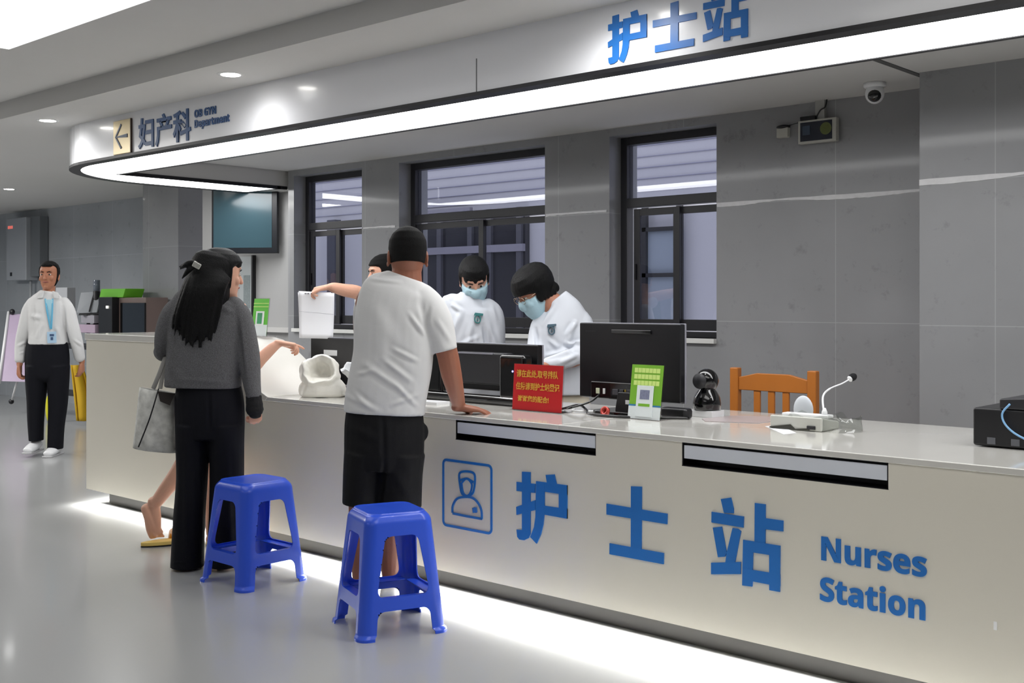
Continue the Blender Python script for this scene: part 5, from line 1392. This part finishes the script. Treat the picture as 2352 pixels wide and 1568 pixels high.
for sg in (-1, 1):
    C_ = [H.P(sg*.033+.024*math.cos(a), .1045-.0*abs(a), .006+.019*math.sin(a)) for a in [2*math.pi*i/24 for i in range(25)]]
    mb.tube(C_, .0013, 6)
    mb.tube([H.P(sg*.057, .102, .010), H.P(sg*.077, .06, .010), H.P(sg*.081, 0, .006)], .0014, 6)
mb.tube([H.P(-.010, .1045, .010), H.P(.010, .1045, .010)], .0014, 6)
mb.build('glasses', mat('silver_wire', (170, 150, 130), rough=.25, metal=.8), root, smooth=True)
mb = MB()
tubes(mb, px(t0, [(1291, 905, 66, .125), (1290, 860, 66, .115), (1290, 800, 70, .11), (1291, 760, 70, .105), (1292, 733, 62, .09), (1290, 712, 48, .075), (1284, 697, 36, .062), (1276, 686, 30, .054)]), RT, 28, power=.88, flat=True)
arm_sleeve(mb, [pt(1318, 722, t0), pt(1336, 742, t0-.01), pt(1342, 778, t0-.04), pt(1333, 812, t0-.10), pt(1300, 826, t0-.16), pt(1258, 836, t0-.20)], [.052, .060, .060, .054, .046, .036])
arm_sleeve(mb, [pt(1252, 728, t0), pt(1240, 750, t0), pt(1232, 790, t0-.04), pt(1228, 828, t0-.13), pt(1225, 842, t0-.18)], [.045, .052, .050, .042, .034])
solid(mb, 'tunic', M_tun, root, .006, 3, [folds_op([(1230, 755, 1238, 828, .010, -.016), (1300, 792, 1345, 784, .010, .016), (1290, 790, 1330, 812, .012, -.012), (1252, 818, 1312, 802, .012, .012), (1320, 740, 1303, 792, .014, .013), (1275, 700, 1248, 745, .012, .010), (1298, 772, 1322, 742, .012, .010), (1285, 834, 1325, 816, .012, .010), (1262, 780, 1282, 800, .012, .008)], t0), noise_op(.0022, 10, 10, 10, 22)])
badge(root, pt(1266, 756, t0-.1055), (-FW-RT*.35+UP*.1).normalized(), (UP*.96-RT*.2), 1.1, mat('slate_badge', (74, 98, 112), rough=.5))
mb = MB()
tubes(mb, px(t0, [(1291, 868, 62, .105), (1291, 950, 64, .11)]), RT, 20)
for sg in (-1, 1): tubes(mb, px(t0, [(1290+sg*30, 930, 38, .105), (1290+sg*30, 1120, 32, .085), (1290+sg*30, 1244, 30, .08)]), RT, 18)
solid(mb, 'trousers', mat('cream_cloth', (214, 206, 188), rough=.8), root, .009, 2)
for sg in (-1, 1):
    q = pt(1290+sg*28, 1255, t0); q.z = 0; mb = MB(); tubes(mb, [(*(q+FW*.08+UP*.03), .034, .028), (*(q-FW*.04+UP*.03), .042, .028), (*(q-FW*.14+UP*.022), .036, .02)], RT, 14)
    mb.build('shoe', M_wh, root, smooth=True)

# ---- third person inside the station, holding out a sheet of paper
t0 = 6.98
root = person(880, 1179, 'person behind the counter, half hidden by the man in white, holding out a paper', t0)
H = Head(pt(884, 630, t0), -RT*.8-FW*.35-UP*.1, UP, 1.0)
mb = MB(); H.face(mb)
tubes(mb, px(t0, [(886, 720, 40, .06), (886, 690, 24, .05), (885, 650, 22, .05)]), RT)
tubes(mb, px(t0, [(890, 960, 56, .09), (890, 850, 52, .09), (888, 740, 56, .085), (887, 700, 40, .06)]), RT)
limb(mb, [pt(848, 690, t0), pt(832, 678, t0-.12), pt(815, 670, t0-.22), pt(790, 666, t0-.28), pt(766, 660, t0-.33), pt(756, 659, t0-.34)], [.046, .044, .042, .038, .030, (.026, .021)])
hand(mb, Vector(pt(755, 659, t0-.345)), -RT*1.0-FW*.05-UP*.18, -UP*.9-FW*.15, -FW*.9-UP*.4, .92, curls=[50, 40, 45, 50], spread=3, thumb=18, tcurl=25)
limb(mb, [pt(925, 715, t0), pt(932, 780, t0-.05), pt(915, 850, t0-.2)], [.044, .04, .028]); hand(mb, Vector(pt(914, 852, t0-.21)), -FW, -UP, -RT, .92)
for sg in (-1, 1): limb(mb, [pt(890+sg*25, 960, t0), pt(890+sg*25, 1080, t0), pt(890+sg*25, 1170, t0)], [.07, .05, .04])
solid(mb, 'body', M_skinB, root, .0045, 3); H.features(root)
mb = MB(); hair_cap(H, mb, .010, .045, .045, -.05); solid(mb, 'hair', M_short, root, .005, 2)
mb = MB()
tubes(mb, px(t0, [(890, 900, 60, .115), (889, 820, 60, .11), (888, 750, 62, .10), (887, 715, 52, .08), (886, 696, 26, .056)]), RT, 24, flat=True)
limb(mb, [pt(855, 708, t0), pt(842, 698, t0-.06), pt(834, 690, t0-.11)], [.055, .058, .056]); limb(mb, [pt(922, 715, t0), pt(930, 765, t0-.03)], [.055, .055])
solid(mb, 'tee_shirt', M_tee, root, .008, 3)
mb = MB()
for sg in (-1, 1): tubes(mb, px(t0, [(890+sg*26, 880, 34, .10), (890+sg*26, 1050, 30, .085), (890+sg*26, 1172, 28, .08)]), RT, 18)
solid(mb, 'trousers', M_blkf, root, .009, 2)
# the sheets
T_ = t0-.365; Q = [(686, 668), (768, 673), (765, 778), (687, 776)]
e = empty('paper_sheets', pt(727, 722, T_), 'white A4 sheets with a fold line held out above the monitor', 'paper')
def sheet(Q, T_, bow, name):
    G = []; N = 10; C = [pt(u, v, T_) for u, v in Q]
    for i in range(N+1):
        for j in range(N+1):
            a, b = i/N, j/N; p = C[0].lerp(C[1], a).lerp(C[3].lerp(C[2], a), b); G.append(p+FW*(bow*math.sin(math.pi*a)+.012*math.sin(b*3)))
    K = N+1; o = MB().add(G, [(i*K+j, i*K+j+1, (i+1)*K+j+1, (i+1)*K+j) for i in range(N) for j in range(N)]).build(name, mat('paper_white', (236, 238, 243), rough=.7), e, smooth=True)
    s_ = o.modifiers.new('thickness', 'SOLIDIFY'); s_.thickness = .0012; return o
sheet(Q, T_, -.006, 'sheet'); sheet([(684, 671), (760, 671), (762, 776), (687, 774)], T_+.012, .004, 'sheet')
sh = MB(); sh.tube([pt(687, 715, T_-.003), pt(725, 718, T_-.010), pt(766, 722, T_-.003)], .0012, 6); sh.build('fold_line', mat('fold_grey', (150, 150, 158), rough=.8), e)
mb = MB()
for k_, u in enumerate((702, 708, 716, 722)): mb.box(-.006, .006, -.0008, .0008, -.003, .003, Matrix.Translation(pt(u, 674, T_-.0065)) @ Matrix.Rotation(YAW, 4, 'Z'))
mb.build('print_marks', mat('print_grey', (110, 110, 116), rough=.8), e)

# ---- walking member of staff at the far left
t0 = 9.66
root = person(108, 1042, 'person walking towards the camera in white shirt and dark trousers with a blue lanyard', t0)
H = Head(pt(113, 633, t0), -FW+RT*.05, UP, 1.0)
mb = MB(); H.face(mb)
tubes(mb, px(t0, [(111, 705, 22, .06), (112, 680, 14, .052), (113, 655, 13.5, .052)]), RT)
tubes(mb, px(t0, [(110, 820, 42, .09), (110, 770, 36, .085), (110, 720, 40, .085), (111, 690, 28, .06)]), RT)
limb(mb, [pt(70, 700, t0), pt(60, 745, t0), pt(52, 785, t0+.03), pt(46, 825, t0), pt(45, 838, t0-.01)], [.044, .040, .036, .028, (.026, .020)])
hand(mb, Vector(pt(45, 838, t0-.01)), -UP-FW*.1, RT, -FW, .98, curl=28, spread=2, thumb=15)
limb(mb, [pt(152, 700, t0), pt(168, 745, t0), pt(178, 785, t0+.02), pt(186, 822, t0+.06), pt(188, 832, t0+.07)], [.044, .040, .036, .028, (.026, .020)])
hand(mb, Vector(pt(188, 832, t0+.07)), -UP+FW*.15, -RT, -FW, .98, curl=28, spread=2, thumb=15)
for u0, u1, v1 in ((90, 82, 1005), (132, 128, 1020)): limb(mb, [pt(u0, 830, t0), pt(u1+2, 920, t0), pt(u1, v1, t0)], [.07, .05, .036])
solid(mb, 'body', skin_mat('skin_tan', (176, 118, 90)), root, .0045, 3); H.features(root)
mb = MB()
def fn3(x, y, z):
    if z < .072 and y > .020: y = .018
    return x, y, z
H.rings(mb, .010, fn3, lo=-.10); mb.ball(H.P(0, -.10, -.02), .05, .045, .05, None, 16, 10); mb.ball(H.P(0, .060, .088), .052, .030, .020, Matrix((H.r, H.f, H.u)).transposed(), 14, 8)
solid(mb, 'hair', M_hair, root, .005, 2)
mb = MB()
tubes(mb, px(t0, [(110, 790, 44, .115), (110, 765, 42, .112), (110, 735, 44, .11), (110, 708, 47, .10), (110, 688, 40, .085), (111, 676, 26, .07), (112, 668, 17, .06)]), RT, 26, power=.88, flat=True)
limb(mb, [pt(77, 694, t0), pt(66, 714, t0), pt(57, 750, t0), pt(49, 790, t0+.02), pt(46, 826, t0)], [.050, .057, .055, .052, .044], 18)
limb(mb, [pt(146, 694, t0), pt(157, 714, t0), pt(167, 750, t0), pt(177, 790, t0+.02), pt(183, 822, t0+.05)], [.050, .057, .055, .052, .044], 18)
solid(mb, 'shirt', M_tee, root, .006, 3, [folds_op([(70, 725, 95, 730, .02, .012), (78, 705, 72, 770, .014, -.012), (145, 705, 152, 770, .014, -.012), (95, 745, 85, 780, .02, .010), (130, 750, 140, 780, .02, .010), (40, 795, 60, 785, .012, .008), (170, 780, 190, 795, .012, .008), (45, 812, 58, 808, .008, .006)], t0), noise_op(.003, 11, 11, 11, 31)])
for sg in (-1, 1):
    c_ = pt(112+sg*9, 676, t0-.085)
    MB().prism([(0, .03), (sg*.045, .015), (sg*.060, -.035), (sg*.012, -.030)], lambda x, z: c_+RT*x+UP*z-FW*.012, lambda x, z: c_+RT*x+UP*z+FW*.012).build('collar', M_tee, root, bevel=.004)
mb = MB()
tubes(mb, px(t0, [(109, 778, 43, .108), (109, 800, 49, .118), (109, 835, 51, .118), (109, 866, 46, .105), (109, 876, 30, .06)]), RT, 24, flat=True)
tubes(mb, px(t0, [(86, 840, 27, .112), (84, 880, 24, .10), (83, 920, 20, .09), (82, 965, 18, .085), (83, 1012, 16, .08)]), RT, 20, flat=True)
tubes(mb, px(t0, [(133, 840, 27, .112), (134, 880, 24, .10), (133, 930, 21, .09), (129, 980, 18, .085), (127, 1030, 17, .085)]), RT, 20, flat=True)
solid(mb, 'trousers', M_navy, root, .006, 8, [noise_op(.004, 9, 9, 5, 33)])
for u, v, lift in ((80, 1040, .03), (126, 1047, 0)):
    q = pt(u, 1043, t0); q.z = lift; mb = MB(); f2 = -FW
    tubes(mb, [(*(q-f2*.09+UP*.055), .032, .030), (*(q-f2*.03+UP*.058), .040, .045), (*(q+f2*.07+UP*.04), .050, .036), (*(q+f2*.14+UP*.03), .042, .026)], RT, 18)
    s1 = mb.build('shoe', M_wh, root, smooth=True)
    MB().prism([(-.11, -.036), (.17, -.042), (.19, 0), (.17, .042), (-.11, .036)], lambda x, y: q+f2*x+RT*y+UP*.0, lambda x, y: q+f2*x+RT*y+UP*.014).build('sole', mat('sole_grey', (190, 190, 192), rough=.6), s1, bevel=.004)
M_lan = mat('lanyard_blue', (96, 176, 212), rough=.6)
mb = MB()
tubes(mb, [(*pt(104, 686, t0-.10), .007, .002), (*pt(108, 715, t0-.125), .007, .002), (*pt(116, 755, t0-.125), .007, .002)], RT, 8)
tubes(mb, [(*pt(121, 686, t0-.10), .007, .002), (*pt(120, 715, t0-.125), .007, .002), (*pt(118, 755, t0-.125), .007, .002)], RT, 8)
lan = mb.build('lanyard', M_lan, root, smooth=True)
MB().prism([(104, 688), (121, 688), (119, 755), (116, 755)], lambda u, v: pt(u, v, t0-.112), lambda u, v: pt(u, v, t0-.108)).build('shirt_front', mat('sky_blue_inset', (168, 214, 230), rough=.8), root)
cb = MB().prism([(108, 762), (129, 761), (130, 787), (109, 788)], lambda u, v: pt(u, v, t0-.135), lambda u, v: pt(u, v, t0-.129)); cb = cb.build('badge_card', mat('badge_pale_blue', (172, 202, 226), rough=.3), lan)
MB().prism([(114, 767), (124, 767), (124, 772), (114, 772)], lambda u, v: pt(u, v, t0-.1365), lambda u, v: pt(u, v, t0-.135)).build('badge_text', mat('badge_ink', (60, 84, 120), rough=.5), cb)
MB().prism([(116, 774), (122, 774), (122, 781), (116, 781)], lambda u, v: pt(u, v, t0-.1365), lambda u, v: pt(u, v, t0-.135)).build('badge_photo', MATS['badge_ink'], cb)
